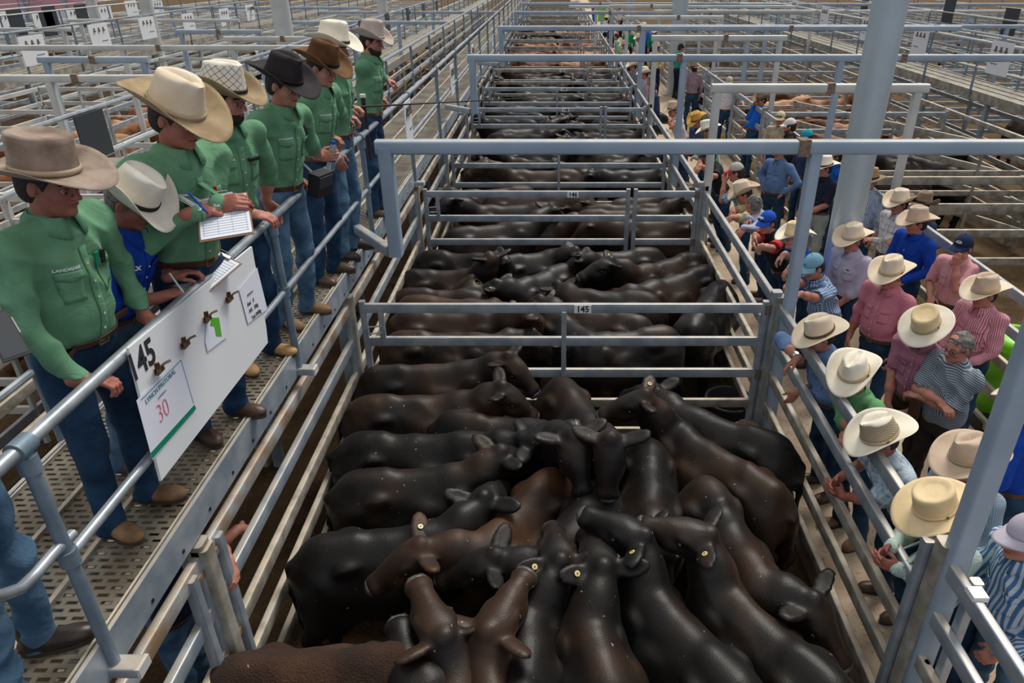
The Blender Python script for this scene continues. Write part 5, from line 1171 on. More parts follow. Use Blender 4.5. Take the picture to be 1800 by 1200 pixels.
person('M5', 'young person in green shirt and dark grey hat holding a water bottle over the rail', (513, 118), -22, g, 'jeans_light', z0=DZ, fp=(525, 560), lean=13, s=1.08, hat=('cattle', 'felt_grey', 'felt_grey', 'band_dark'), hatkw=dict(curl=.045, bw=.125, tilt=.05), pitch=20, yaw=0, lvl=0, sleeve='rolled', boots='boot_tan', seed=14,
       arms=(('X', 572, 303, HX+.0, dict(dir=(.9, .2, 0), palm=(0, 1, -.2), curl=.75, flip=True)), ('X', 517, 328, HX-.07, dict(dir=(.8, .3, -.2), palm=(-.2, 0, -1), curl=.8))))
person('M6', 'person in green shirt and brown felt hat leaning on the rail beside the bottle holder', (575, 96), -15, g, 'jeans', z0=DZ, fp=(576, 488), lean=13, s=1.08, hat=('cattle', 'felt_brown', 'felt_brown', 'band_dark'), hatkw=dict(curl=.05), pitch=22, yaw=-5, lvl=0, boots='boot_brown', seed=17,
       arms=(('X', 632, 240, HX-.06, dict(dir=(.8, .1, -.3), palm=(-.2, 0, -1), curl=.8)), ('X', 602, 276, HX-.05, dict(dir=(.8, .1, -.3), palm=(-.2, 0, -1), curl=.9))))
person('M7', 'person in green shirt and white straw hat pointing a long black cane over the pens', (590, 62), -10, g, 'jeans_light', z0=DZ, fp=(615, 446), lean=5, s=1.12, hat=('cattle', 'straw_white', 'straw_white', 'band_dark'), hatkw=dict(curl=.05), pitch=12, yaw=0, lvl=0, boots='boot_dark', seed=20,
       arms=(('X', 613, 188, HX-.10, dict(dir=(.9, 0, -.1), palm=(0, 0, -1), curl=.9)), ('hang',)))
person('M8', 'bearded person in green long-sleeved shirt and light hat, furthest along the rail', (668, 66), -5, g, 'jeans', z0=DZ, fp=(664, 374), lean=7, s=1.08, hat=('cattle', 'felt_pinkgrey', 'felt_pinkgrey', 'felt_pinkgrey'), hatkw=dict(curl=.055, bw=.10), pitch=12, yaw=-10, lvl=0, beard='hair_dark', boots='boot_brown', seed=23,
       arms=(('X', 704, 178, HX-.06, dict(dir=(.8, .1, -.3), palm=(-.2, 0, -1), curl=.9)), ('X', 677, 203, HX-.05, dict(dir=(.8, .1, -.3), palm=(-.2, 0, -1), curl=.9))))
p0_ = UZ(-92, 850, DZ+.95)
person('M0', 'person in light jeans and dark boots cut off by the left edge', (-140, 620), 10, 'shirt_denim', 'jeans_light', z0=DZ, lean=5, s=1.0, lvl=0, boots='boot_dark', seed=26, fp=(p0_[0]-.05, p0_[1], DZ), arms=(('loc', -.1, .2, .1), ('loc', -.12, -.2, .1)), hat=('cattle', 'felt_cream', 'felt_cream', 'band_tan'))
for k_, a, b in (('M1', -.085, .405), ('M3', -.085, .405), ('M4', -.085, .405), ('M5', -.085, .405), ('M6', -.085, .405), ('M8', -.085, .405)):
    chest_text(k_, 'LANDMARK', a, b, .0165)
chest_text('M2', 'RLX', -.085, .41, .03, bold=.002)
wristband('M5', 1, 'cap_white', name='wristband', face=False)
# clipboard of the man in blue
def held_board(name, label, c, ex, ey, W, L, mat='brownboard', clipat=1):
    ex, ey = nrm(ex), nrm(ey); ey = nrm(ey-ex*np.dot(ex, ey)); ez = np.cross(ex, ey); R = np.array([ex, ey, ez]).T
    t = empty(name, tuple(c)); tag(t, label, 'clipboard'); z = np.zeros(3)
    MB().box(z, (W, L, .004), R=R).build('board', mat, t, smooth=False); p = MB().box(ez*.004, (W*.94, L*.93, .003), R=R).build('paper', 'paper', t, smooth=False)
    m = MB()
    for k in range(15): m.box(ez*.0063+ey*(L*.40-L*.8*k/14), (W*.86, .0012, .0006), R=R)
    for k in range(4): m.box(ez*.0063+ex*(-W*.4+W*.8*k/3), (.001, L*.8, .0006), R=R)
    m.build('ruled_table', 'blueink', p, smooth=False)
    cc = ey*L*.46*clipat+ez*.012
    MB().box(cc, (W*.45, .02, .012), R=R).build('clip', 'steel', t, smooth=False); MB().sweep([cc-ex*W*.12, cc+ey*.02*clipat-ex*.03+ez*.012, cc+ey*.02*clipat+ex*.03+ez*.012, cc+ex*W*.12], circ(.003, 6)).build('clip_lever', 'steel', t)
    return t
A_ = UX(372, 507, HX+.0); A_[2] += .035
held_board('clipboard', 'clipboard with ruled list resting on the handrail above the sale board', A_+np.array([-.03, 0, .06]), (.9, -.2, -.38), (.1, .95, .25), .23, .36)
def pen(p, d, mat, label):
    t = empty('pen', tuple(p)); tag(t, label, 'pen'); d = nrm(d); MB().pipe([-d*.05, d*.075], .005, 10).build('barrel', mat, t); MB().sweep([-d*.05, -d*.066], circ(.005, 10), scale=[1, .2]).build('tip', 'ink', t)
P2 = PEOPLE['M2']; pen(P2['o']+P2['wr'][1]+np.array([.06, .07, .03]), (-.3, -.1, .9), 'cap_white', 'white pen in the hand of the man in royal blue')
P3 = PEOPLE['M3']; cpos = P3['o']+(P3['wr'][0]+P3['wr'][1])/2+P3['f']*.12+np.array([-.02, .05, -.035])
held_board('clipboard', 'clipboard with a white form held by the man in the dusty-brimmed hat', cpos, (.9, .35, .05), (-.35, .85, .35), .24, .33)
pen(P3['o']+P3['wr'][1]+P3['f']*.07+np.array([0, 0, .055]), (-.2, -.3, .6), 'cap_blue', 'blue pen writing on the held clipboard')
# water bottle
P5 = PEOPLE['M5']; bp_ = P5['o']+P5['wr'][0]+nrm((.9, .2, 0))*.085+np.array([0, .035, -.02]); t = empty('water_bottle', tuple(bp_)); tag(t, 'clear plastic water bottle with a blue label and cap held over the rail', 'bottle')
gm = newmat('bottle_plastic', (.75, .85, .95), .08); gm.node_tree.nodes['Principled BSDF'].inputs['Transmission Weight'].default_value = .8
ax_ = nrm((.25, 0, 1)); 
prof = [(.0, -.10), (.03, -.10), (.033, -.09), (.031, -.05), (.033, -.03), (.033, .05), (.030, .07), (.014, .10), (.013, .115)]
def lathe(pr, ax, n=20):
    a = nrm(np.cross(ax, (0, 1, 0))); b = np.cross(ax, a); V = [ax*z+a*r*math.cos(2*PI*i/n)+b*r*math.sin(2*PI*i/n) for r, z in pr for i in range(n)]
    return V, [(j*n+i, j*n+(i+1) % n, (j+1)*n+(i+1) % n, (j+1)*n+i) for j in range(len(pr)-1) for i in range(n)]
MB().add(*lathe(prof, ax_)).build('bottle_body', 'bottle_plastic', t); MB().add(*lathe([(.0345, -.03), (.0345, .04)], ax_)).build('bottle_label', 'cap_blue', t); MB().add(*lathe([(.016, .105), (.016, .13), (0, .131)], ax_)).build('bottle_cap', 'shirt_royal', t)
# cane
P7 = PEOPLE['M7']; c0 = P7['o']+P7['wr'][0]+np.array([.07, 0, 0]); c1 = UY(1010, 168, c0[1]+4.2); dd_ = nrm(c1-c0)
o_ = MB().sweep([-dd_*.25, dd_*.6, c1-c0], circ(.009, 8), scale=[1.2, 1, .45]).build('cattle_cane', 'black', None, loc=tuple(c0)); tag(o_, 'long thin black cane held out across the pens', 'cane')
# black stand on the rail, phone at the left edge
q = UX(640, 190, HX); t = empty('rail_stand', tuple(q)); tag(t, 'black tape-wrapped upright strapped to the handrail before the bearded man', 'stand'); MB().pipe([(0, 0, -.5), (0, 0, .1)], .022, 10).build('shaft', 'black', t); MB().pipe([(0, 0, .1), (0, 0, .13)], .028, 10).build('white_tip', 'cap_white', t)
q = UX(8, 590, -1.55); t = empty('phone', tuple(q)); tag(t, 'black phone with grey buttons poking in at the left edge', 'phone')
R = np.array([nrm((.6, .8, 0)), nrm((-.5, .4, .75)), (0, 0, 0)]); R[2] = np.cross(R[0], R[1]); R = R.T
MB().box((0, 0, 0), (.07, .145, .009), R=R).build('phone_body', 'black', t); MB().box(R@np.array([.0, 0, .005]), (.062, .13, .001), R=R).build('screen', 'darkpanel', t); MB().box(R@np.array([.037, .02, 0]), (.004, .05, .006), R=R).build('side_button', 'greybox', t)
# camera bag strap of the young man
P = PEOPLE['M5']; st = [P['NB']+P['l']*.06+P['t']*.03+P['tn']*.03]+[P['on'](.06-.02*k, .46-.06*k, .01) for k in range(1, 7)]+[P['on'](-.10, .08, .02)]
st = [P['NB']+P['l']*.08+P['t']*.01-P['tn']*.01]+[P['on'](.085+.012*k, .46-.055*k, .008) for k in range(0, 7)]
MB().sweep(st, rrect(.022, .004), up=P['tn']).build('shoulder_strap', 'black', P['ob'])
bgc = P['o']+np.array(st[-1])+P['tn']*.06-np.array([0, 0, .06]); t = empty('shoulder_bag', tuple(bgc)); tag(t, 'small black shoulder bag hanging against the young man in the dark hat', 'bag'); MB().box((0, 0, 0), (.09, .16, .17), R=np.array([P['tn'], P['l'], P['t']]).T).build('bag_body', 'black', t); MB().box(P['tn']*.048+P['t']*.03, (.01, .15, .08), R=np.array([P['tn'], P['l'], P['t']]).T).build('bag_flap', 'darkpanel', t)
# pens, badge in pockets
P = PEOPLE['M1']
for k_, mt in ((0, 'greenprint'), (1, 'black')): c = P['on'](.05+.03*k_, .40, .012); MB().box(c, (.008, .02, .06), R=np.array([P['tn'], P['l'], P['t']]).T).build('pocket_item', mt, P['shirt'])
P = PEOPLE['M4']; c = P['on'](.055, .40, .02); MB().box(c, (.02, .07, .02), R=np.array([P['tn'], P['l'], P['t']]).T).build('clipped_sunglasses', 'black', P['shirt'])
P = PEOPLE['M3']; c = P['on'](.07, .39, .012); MB().box(c, (.01, .012, .05), R=np.array([P['tn'], P['l'], P['t']]).T).build('pocket_pen', 'shirt_red', P['shirt'])
# man under the walkway
person('U1', 'person half hidden under the walkway with a bare forearm on the rail', (300, 925), 5, 'shirt_navy', 'jeans_light', z0=0, lean=12, s=1.0, hat=('cattle', 'felt_brown', 'felt_brown', 'band_dark'), lvl=1, sleeve='short', arms=(('X', 402, 985, XL+.0, dict(pole=(1.2, .2, .3))), ('X', 420, 930, XL-.1, dict(pole=(1, .1, .6)))), seed=31)
# ---------------------------------------------------------------- the crowd in the alley
def W3(name, hd, base, st): return weave(name, math.radians(hd), base, st)
cr = []
def pr(key, label, at, hd, shirt, pants='jeans', **kw): person(key, label, at, hd, shirt, pants, seed=len(PEOPLE)*3+1, **kw)
white = (.75, .78, .82)
RX = XR-.02
pr('R1', 'person in mint checked shirt and broad straw hat clasping hands through the lower rails', (1648, 890), 190, W3('check_mint', 190, (.38, .55, .47), [('v', 70, .35, (.75, .82, .78), .6), ('h', 70, .35, (.72, .8, .76), .5)]), lean=30, hat=('flat', 'straw', 'straw', 'straw'), hatkw=dict(curl=.02, bw=.13), pitch=22, arms=(('X', 1580, 1000, RX-.02, dict(dir=(-.7, .3, .1), palm=(0, 1, 0), curl=.5)), ('X', 1568, 962, RX-.02, dict(dir=(-.7, -.3, -.1), palm=(0, -1, 0), curl=.5))), lvl=0, skin='skin_dark')
pr('R2', 'person in blue plaid short-sleeved shirt and straw hat with woven diamond band, hands clasped', (1550, 762), 188, W3('plaid_blue', 188, (.42, .58, .72), [('v', 22, .12, (.02, .03, .07), .9), ('h', 22, .12, (.02, .03, .07), .9), ('v', 22, .5, (.75, .82, .88), .45), ('h', 11, .3, (.7, .78, .86), .4)]), lean=28, sleeve='short', tuck=False, hat=('cattle', 'straw_white', 'straw_lattice_tan', 'band_tan'), hatkw=dict(curl=.045, bw=.125), pitch=25, arms=(('X', 1482, 872, RX-.03, dict(dir=(-.6, .5, .2), palm=(0, 1, 0), curl=.45)), ('X', 1478, 838, RX-.03, dict(dir=(-.6, -.4, -.2), palm=(0, -1, 0), curl=.45))), lvl=0, skin='skin_dark')
pr('R3', 'person in grey-blue patterned shirt and smooth beige felt hat beside the tall post', (1706, 800), 195, W3('print_blue', 195, (.20, .28, .38), [('v', 90, .3, (.45, .52, .6), .7), ('h', 90, .3, (.45, .52, .6), .5)]), lean=16, hat=('cattle', 'felt_beige', 'felt_beige', 'band_tan'), hatkw=dict(curl=.03, bw=.125), pitch=15, arms=(('loc', .35, .1, .22), ('loc', .38, -.1, .22)), lvl=1, belly=.03)
pr('R4', 'person in plain green shirt and white straw hat looking into the near pen', (1502, 652), 200, 'shirt_grassgreen', lean=20, belly=.03, sleeve='rolled', hat=('cattle', 'straw_white', 'straw_white', 'band_tan'), hatkw=dict(curl=.065, bw=.125), pitch=22, yaw=25, arms=(('X', 1512, 772, RX+.08, dict(dir=(-.6, .4, -.2), palm=(0, 1, -.5), curl=.6)), ('X', 1495, 752, RX+.05, dict(dir=(-.6, -.5, -.3), palm=(0, -.6, -.8), curl=.6))), lvl=0, glasses='clear', boots='boot_tan')
pr('R5', 'person in blue shirt and pale hat with one arm over the top rail, wristwatch showing', (1443, 582), 190, 'shirt_sky', lean=20, belly=.05, sleeve='rolled', hat=('cattle', 'felt_cream', 'felt_cream', 'band_brown'), hatkw=dict(curl=.03, bw=.12), pitch=22, arms=(('X', 1400, 688, RX, dict(dir=(-.3, .1, -.9), palm=(0, 1, 0), curl=.4)), ('X', 1402, 630, RX-.05, dict(dir=(-.7, .1, -.7), palm=(-.5, 0, -1), curl=.4, pole=(0, 1, .2)))), lvl=0, skin='skin', boots='boot_brown')
wristband('R5', 1, 'steel')
pr('R6', 'bareheaded grey-haired person in grey striped tee with glasses and folded arms', (1688, 600), 200, W3('stripe_tee', 200, (.10, .13, .18), [('h', 62, .42, (.42, .46, .5), .85)]), 'trousers_brown', lean=4, belly=.07, sleeve='short', tuck=False, hair='hair_grey', pitch=10, glasses='clear', skin='skin', arms=(('cross', dict(pole=(.2, 1, -.6))), ('cross', dict(pole=(.2, 1, -.6)))), lvl=0, s=1.0, details=False, collar=False)
pr('R7', 'person in mauve-pink short-sleeved shirt seen under a round flat straw hat', (1630, 568), 215, 'shirt_mauve', 'trousers_brown', lean=6, belly=.04, sleeve='short', hat=('flat', 'straw_white', 'straw', 'band_tan'), hatkw=dict(curl=.012, bw=.12), pitch=30, arms=(('loc', .2, .1, -.02), ('loc', .2, -.1, -.02)), lvl=0)
pr('R8', 'person in red and white pinstriped shirt and smudged beige hat at the right', (1733, 508), 205, W3('stripe_red', 205, (.72, .55, .6), [('v', 58, .5, (.55, .03, .10), .9)]), lean=5, belly=.04, hat=('cattle', 'felt_cream', 'felt_beige', 'band_tan'), hatkw=dict(curl=.04, bw=.115), pitch=12, yaw=-10, arms=(('loc', .25, .12, .05), ('loc', .22, -.15, 0)), lvl=1)
pr('R9', 'person in pale pink shirt and navy cap holding a fist to the mouth', (1697, 428), 215, 'shirt_palepink', lean=3, sleeve='short', hat=('cap', 'cap_navy', 'cap_navy'), pitch=10, arms=(('face', dict(dir=(-.3, -.2, .8), palm=(.6, .6, 0), curl=1.1, pole=(.2, .3, -1))), ('loc', .2, -.12, .12)), lvl=1)
pr('R10', 'stocky person in bright pink shirt and cream hat near the middle of the group', (1568, 475), 212, 'shirt_pink', lean=3, belly=.07, s=1.02, sleeve='rolled', hat=('cattle', 'felt_cream', 'felt_cream', 'band_tan'), hatkw=dict(curl=.045, bw=.125), pitch=14, arms=(('loc', .12, .26, -.12), ('loc', .1, -.28, -.14)), lvl=0, wide=1.1)
pr('R11', 'slim person in lilac work shirt and pale hat, hands at the waist', (1500, 415), 208, 'shirt_lilac', lean=2, sleeve='rolled', hat=('cattle', 'felt_cream', 'felt_cream', 'band_tan'), hatkw=dict(curl=.045, bw=.125), pitch=12, arms=(('loc', .16, .08, .0), ('loc', .15, -.12, -.02)), lvl=0)
pr('R12', 'person in royal blue long-sleeved shirt and beige hat looking to the left', (1613, 385), 205, 'shirt_blue', lean=2, s=1.02, hat=('cattle', 'felt_beige', 'felt_beige', 'felt_beige'), hatkw=dict(curl=.035, bw=.12), pitch=8, yaw=-20, arms=(('loc', .2, .15, .1), ('loc', .1, -.2, 0)), lvl=0)
pr('R13', 'person in navy polo and brown hat leaning back on the outer rail', (1634, 357), 40, 'shirt_darkblue', lean=12, sleeve='short', hat=('cattle', 'felt_olive', 'felt_olive', 'band_dark'), pitch=10, arms=(('loc', .3, .2, .3), ('loc', .3, -.2, .3)), lvl=1, details=False)
pr('R14', 'person in pale multicoloured plaid shirt with folded arms and cream hat', (1582, 352), 205, W3('plaid_pale', 205, (.72, .72, .74), [('v', 14, .2, (.25, .33, .5), .6), ('h', 14, .2, (.45, .35, .22), .6), ('v', 28, .12, (.5, .4, .3), .5)]), lean=2, belly=.06, hat=('cattle', 'felt_cream', 'felt_cream', 'band_tan'), pitch=8, arms=(('cross',), ('cross',)), lvl=1)
pr('R15', 'person in blue gingham shirt, olive hat and dark sunglasses beside the column', (1530, 312), 215, W3('gingham', 215, (.70, .76, .84), [('v', 48, .5, (.08, .18, .42), .6), ('h', 48, .5, (.08, .18, .42), .6)]), lean=0, belly=.04, hat=('cattle', 'felt_olive', 'felt_tan', 'band_dark'), hatkw=dict(curl=.02), pitch=5, glasses='sun', lvl=1, hair='hair_grey')
pr('R16', 'person in dark navy shirt and pale jeans with a white hat, left of the column', (1450, 290), 205, 'shirt_navy', 'jeans_pale', lean=0, belly=.05, sleeve='short', hat=('cattle', 'straw_white', 'straw_white', 'band_dark'), hatkw=dict(curl=.03), pitch=10, yaw=-10, arms=(('loc', .24, .05, .08), ('loc', .24, -.12, .08)), lvl=1)
pr('R17', 'person in denim-blue shirt standing with hands on hips behind the big crossbar', (1372, 262), 215, 'shirt_denim', 'jeans', lean=0, belly=.07, hat=('cattle', 'straw_white', 'straw_white', 'band_tan'), hatkw=dict(bw=.09), arms=(('hip',), ('hip',)), pitch=5, lvl=1, wide=1.08)
pr('R18', 'person in blue and white gingham shirt and light blue cap with forearms on the rail', (1432, 462), 188, W3('gingham_blue', 188, (.68, .76, .86), [('v', 38, .5, (.03, .14, .36), .75), ('h', 38, .5, (.03, .14, .36), .75)]), lean=24, belly=.05, sleeve='short', hat=('cap', 'cap_lightblue', 'cap_lightblue'), pitch=22, yaw=15, arms=(('X', 1362, 520, RX-.05, dict(dir=(-.8, -.2, -.3), palm=(0, -.3, -1), curl=.6)), ('X', 1362, 502, RX-.05, dict(dir=(-.8, -.1, -.3), palm=(0, -.2, -1), curl=.6))), lvl=0, wide=1.06)
pr('R19', 'person in bright blue shirt and cream hat just behind the frame leg, hands joined', (1398, 412), 185, 'shirt_royal', lean=24, sleeve='short', hat=('cattle', 'straw_white', 'straw', 'band_tan'), pitch=5, arms=(('X', 1345, 485, RX-.03, dict(dir=(-.6, -.1, -.8), palm=(.5, 0, -1), curl=.5)), ('X', 1340, 468, RX-.05, dict(dir=(-.6, .3, -.8), palm=(.5, 0, -1), curl=.5))), lvl=1, skin='skin_pale')
pr('R20', 'person in grey polo with red panels and blue-white cap, arms folded on the rail', (1350, 385), 195, 'shirt_black', lean=26, sleeve='short', hat=('cap', 'cap_blue', 'cap_blue'), pitch=12, yaw=20, arms=(('X', 1310, 438, RX, dict(dir=(-.3, .5, -.8), curl=.6)), ('X', 1306, 420, RX, dict(dir=(-.3, -.5, -.8), curl=.6))), lvl=1, skin='skin_pale', details=False)
pr('R21', 'bareheaded grey-haired person in blue pinstriped shirt with head turned away', (1325, 352), 170, W3('stripe_lilac', 170, (.50, .54, .68), [('v', 60, .4, (.12, .16, .34), .7)]), lean=30, hair='hair_grey', pitch=10, yaw=-40, arms=(('X', 1283, 408, RX, {}), ('X', 1285, 396, RX, {})), lvl=1)
pr('R22', 'person in pale yellow shirt and cream hat bowed over the rail', (1308, 335), 180, 'shirt_cream', lean=30, sleeve='rolled', hat=('cattle', 'felt_beige', 'felt_cream', 'band_tan'), pitch=25, arms=(('X', 1262, 388, RX, {}), ('X', 1262, 380, RX, {})), lvl=1)
pr('R23', 'person in blue checked shirt and red-fronted cap resting a hand on the cheek', (1295, 298), 165, W3('check_sky', 165, (.25, .50, .68), [('v', 24, .3, (.03, .10, .22), .8), ('h', 24, .3, (.6, .75, .85), .6)]), lean=18, sleeve='short', hat=('cap', 'cap_red', 'cap_grey'), pitch=12, arms=(('face', dict(curl=.9)), ('X', 1255, 345, RX, {})), lvl=1)
pr('R24', 'person in dark charcoal shirt with arms hanging over the rail behind the red cap', (1247, 268), 185, 'shirt_black', lean=26, sleeve='short', pitch=15, arms=(('X', 1232, 330, RX, {}), ('X', 1236, 318, RX, {})), lvl=1, details=False, hat=('cap', 'cap_black', 'cap_black'))
pr('R25', 'person in royal blue polo with clasped hands, partly under the big crossbar', (1238, 262), 178, 'shirt_royal', lean=26, sleeve='short', pitch=12, arms=(('X', 1215, 290, RX, {}), ('X', 1213, 284, RX, {})), lvl=1, details=False)
pr('R26', 'person in slate blue shirt and golden straw hat bent beside the white hat', (1226, 208), 215, 'shirt_slate', lean=28, pitch=30, hat=('cattle', 'straw_gold', 'straw_gold', 'band_dark'), lvl=1, arms=(('loc', .35, .05, .2), ('loc', .35, -.05, .2)))
pr('R27', 'person in pale mint shirt seen from behind under a peaked white hat', (1245, 225), 170, 'shirt_mint', lean=15, pitch=20, hat=('cattle', 'straw_white', 'straw_white', 'band_tan'), hatkw=dict(curl=.03, bw=.12), lvl=1, arms=(('loc', .35, .05, .2), ('loc', .35, -.05, .2)))
pr('R28', 'person in white shirt and pale hat resting folded arms on the rail further along', (1183, 190), 200, 'shirt_white', lean=24, sleeve='short', hat=('cattle', 'felt_beige', 'felt_beige', 'band_brown'), pitch=10, yaw=10, arms=(('X', 1165, 218, RX, {}), ('X', 1168, 212, RX, {})), lvl=1)
pr('R29', 'person in maroon checked shirt and tan hat seen from behind in the alley', (1220, 118), 100, W3('check_maroon', 100, (.62, .58, .62), [('v', 30, .5, (.14, .04, .10), .8), ('h', 30, .5, (.14, .04, .10), .8)]), lean=0, hat=('cattle', 'felt_tan', 'felt_olive', 'band_dark'), hatkw=dict(curl=.02, bw=.12), lvl=1, details=False)
pr('R30', 'person in grey short-sleeved shirt and navy cap leaning on the outer alley rail', (1275, 112), 20, 'shirt_grey', 'jeans_dark', lean=26, sleeve='short', hat=('cap', 'cap_navy', 'cap_navy'), pitch=20, arms=(('loc', .4, .15, .3), ('loc', .4, -.05, .3)), lvl=1)
pr('R31', 'person in white shirt and grey cap leaning an elbow on the outer rail', (1311, 142), 250, 'shirt_white', 'jeans', lean=0, belly=.05, sleeve='rolled', hat=('cap', 'cap_grey', 'cap_grey'), pitch=10, arms=(('loc', .1, .42, .18), ('loc', .05, -.25, .0)), lvl=1, hair='hair_grey')
pr('R32', 'person in bright blue shirt and brown hat with a hand to the chin', (1364, 172), 195, 'shirt_royal', 'jeans', lean=-14, belly=.03, hat=('cattle', 'felt_olive', 'felt_olive', 'band_dark'), arms=(('loc', .15, -.1, .12), ('face', dict(curl=1.0))), lvl=1, details=False)
pr('R33', 'smiling person in beige shirt and cream cap with sunglasses on it', (1424, 205), 240, 'shirt_beige', lean=3, belly=.06, hat=('cap', 'cap_cream', 'cap_cream'), lvl=1, skin='skin', hair='hair_grey')
pr('R34', 'person in black shirt and white cap turned to the man in beige', (1446, 218), 160, 'shirt_black', lean=2, hat=('cap', 'cap_white', 'cap_white'), lvl=1, beard='hair_brown', details=False)
pr('R35', 'person in a teal and white cap just behind the big crossbar', (1466, 238), 200, 'shirt_darkblue', lean=2, hat=('cap', 'cap_black', 'cap_teal'), lvl=1, details=False)
pr('R47', 'person in bright blue shirt mostly hidden behind the navy-shirted man', (1478, 270), 190, 'shirt_royal', lean=0, hat=('cattle', 'straw_white', 'straw_white', 'band_tan'), lvl=1, details=False, belly=.03)
pr('R48', 'person in mint shirt half hidden behind the thick column', (1548, 280), 20, 'shirt_mint', lean=12, sleeve='short', hat=('cattle', 'felt_tan', 'felt_tan', 'band_dark'), lvl=1, details=False, arms=(('loc', .35, .1, .3), ('loc', .35, -.1, .3)))
pr('R49', 'person in blue shirt and jeans seen from behind at the right edge', (1810, 700), 130, 'shirt_blue', 'jeans', lean=6, belly=.03, hat=('cattle', 'felt_cream', 'felt_cream', 'band_tan'), lvl=1, details=False)
pr('R50', 'person in blue and white striped shirt and lilac cap at the lower right corner', (1808, 935), 185, W3('stripe_bold', 185, (.60, .68, .78), [('v', 34, .5, (.02, .14, .36), .9)]), 'jeans_light', lean=12, belly=.06, hat=('cap', 'cap_lilac', 'cap_lilac'), lvl=0, arms=(('loc', .2, .15, .0), ('loc', .3, -.2, -.05)), skin='skin', wide=1.05)
far = [('R36', 'person in pale yellow shirt and straw hat by the second column', (1155, 82), 60, 'shirt_yellow', ('cattle', 'straw', 'straw')), ('R37', 'person in teal shirt and black cap with a hand to the ear', (1217, 82), 20, 'shirt_teal', ('cap', 'cap_black', 'cap_black')), ('R38', 'person in teal shirt and white hat in front of the far right rail', (1208, 54), 250, 'shirt_emerald', ('cattle', 'straw_white', 'straw_white')),
  ('R39', 'person in royal blue shirt, left one of the blue trio in the alley', (1141, 50), 200, 'shirt_royal', None), ('R40', 'person in sky blue shirt with bent head, right one of the blue trio', (1176, 54), 30, 'shirt_sky', None), ('R41', 'person in blue shirt and white hat, middle of the blue trio', (1155, 45), 200, 'shirt_blue', ('cattle', 'straw_white', 'straw_white')), ('R42', 'person in emerald green shirt with back to the camera', (1105, 52), 100, 'shirt_emerald', None), ('R43', 'person in pale shirt and light hat beside the emerald shirt', (1123, 66), 200, 'shirt_white', ('cattle', 'felt_cream', 'felt_cream')),
  ('R44', 'person in white hat and grey shirt at the alley rail, left of the column', (1113, 114), 200, 'shirt_grey', ('cattle', 'felt_cream', 'straw_white')), ('R45', 'person in cream hat and pale shirt pressed at the rail beside the first', (1133, 127), 190, 'shirt_lilac', ('cattle', 'straw_white', 'straw_white')), ('R46', 'dark-haired person in dark blue shirt leaning on the alley rail', (1146, 150), 185, 'shirt_darkblue', None), ('R51', 'white-haired person in pale pink shirt leaning far over the rail', (1143, 138), 185, 'shirt_palepink', None), ('R52', 'person in hat and faded pink shirt, hands at the rail', (1098, 78), 190, 'shirt_white', ('cattle', 'felt_beige', 'felt_beige')),
  ('R53', 'tiny person in tan hat near the distant green bin', (1066, 31), 90, 'shirt_white', ('cattle', 'straw', 'straw')), ('R54', 'tiny person in white top right of the distant green bin', (1098, 14), 200, 'shirt_white', None), ('R55', 'tiny person in dark cap left of the distant green bin', (1072, 38), 200, 'shirt_slate', ('cap', 'cap_black', 'cap_black')), ('R56', 'tiny person in blue at the rail end of the alley', (1042, 14), 180, 'shirt_royal', None), ('R57', 'person in mint shirt small at the rail behind the green shirts', (1083, 62), 180, 'shirt_mint', None)]
for k_, lb, at, hd, shp, ht in far: pr(k_, lb, at, hd, shp, 'jeans_dark', lean=10 if hd in (180, 185, 190, 200) else 2, hat=ht, lvl=2, hair='hair_grey' if 'white-haired' in lb else 'hair_dark')
for k_, lb, at, hd, shp, ht, z in (('L1', 'small person in cream shirt and straw hat among the left-hand pens', (443, 92), 180, 'shirt_cream', ('cattle', 'straw', 'straw'), 0), ('L2', 'small person in blue shirt and dark hat among the left-hand pens', (462, 86), 180, 'shirt_sky', ('cattle', 'felt_grey', 'felt_grey'), 0), ('L3', 'small person in white with a reddish face at the far left', (121, 58), 200, 'shirt_white', None, 0), ('L4', 'small person with pink top beyond the upper right walkway', (1694, 50), 200, 'shirt_palepink', None, 0), ('L5', 'small person in checked cap beyond the upper right walkway', (1668, 55), 200, 'shirt_grey', None, 0)):
    pr(k_, lb, at, hd, shp, 'jeans_dark', z0=z, hat=ht, lvl=2)
P = PEOPLE['R9']; 
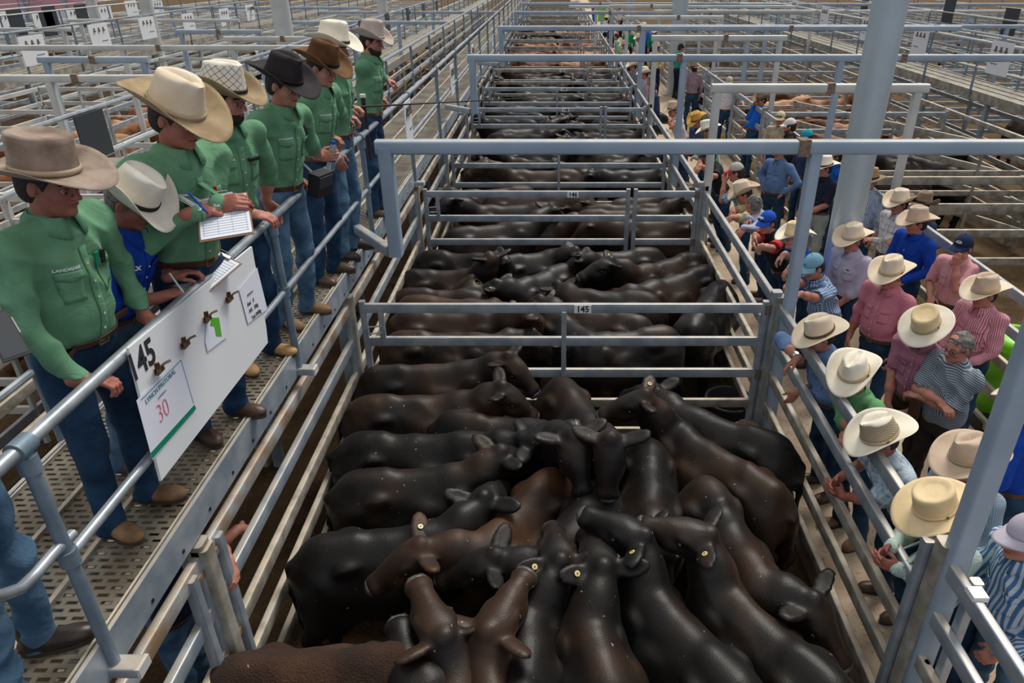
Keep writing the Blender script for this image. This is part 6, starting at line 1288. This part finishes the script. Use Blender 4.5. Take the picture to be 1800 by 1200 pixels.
# red panels, cap emblems
P = PEOPLE['R20']; P['patch']('chest_panel', .02, .13, .38, .46, .005, 'shirt_red', P['shirt'], 5, 4); P['patch']('chest_panel', -.13, -.02, .38, .46, .005, 'shirt_red', P['shirt'], 5, 4)
for i in (0, 1):
    a, b = P['sh'][i], P['el'][i]; MB().pipe([a*.55+b*.45, a*.12+b*.88+nrm(b-a)*.004], .073, 16).build('sleeve_panel', 'shirt_red', P['shirt'])
def cap_mark(key, fn, name='cap_emblem', mat='cap_white'):
    P = PEOPLE[key]; m = MB(); fn(m, P['hp'], P['HF']); m.build(name, mat, P['ob'])
def logo(m, hp, HF):
    ring = [hp(.103-.012*abs(math.sin(a)), .030*math.cos(a)*1.0, .105+.013*math.sin(a)) for a in [2*PI*i/20 for i in range(20)]]; m.sweep(ring, circ(.0025, 6), closed=True); 
    for x in (-.013, .002, .015): m.sweep([hp(.103, x+.006*math.cos(a), .105+.007*math.sin(a)) for a in [2*PI*i/10 for i in range(8)]], circ(.002, 6))
cap_mark('R9', logo); cap_mark('R18', lambda m, hp, HF: m.box(hp(.100, 0, .108), (.012, .045, .03), R=HF.T), mat='cap_teal'); cap_mark('R20', lambda m, hp, HF: m.box(hp(.101, 0, .105), (.012, .05, .03), R=HF.T))
for k_, wd in (('R20', .0), ('R33', .0)):
    P = PEOPLE[k_]; m = MB()
    for q in (1, -1): m.add(*sph((0, 0, 0), 1, 10)); n0 = len(m.v)-70; 
    m = MB()
    for q in (1, -1): V, Fc = sph((0, 0, 0), 1, 10); m.add([P['hp'](.108+v[0]*.008, q*.03+v[1]*.024, .088+v[2]*.016) for v in V], Fc)
    m.build('sunglasses_on_cap', 'black', P['ob'])
P = PEOPLE['R11']; c = P['on'](.08, .40, .007); MB().box(c, (.003, .035, .012), R=np.array([P['tn'], P['l'], P['t']]).T).build('shirt_mark', 'black', P['shirt'])
P = PEOPLE['R7']; c = P['on'](.09, .385, .012); MB().box(c, (.012, .05, .02), R=np.array([P['tn'], P['l'], P['t']]).T).build('phone_in_pocket', 'black', P['shirt'])
P = PEOPLE['R6']; q = P['o']+P['wr'][0]+P['tn']*.03-np.array([0, 0, .10]); o_ = MB().box((0, 0, 0), (.02, .1, .16), R=np.array([P['tn'], P['l'], P['t']]).T).build('notebook', 'leather', None, loc=tuple(q)); tag(o_, 'small brown notebook tucked under the folded arms of the striped tee', 'notebook')
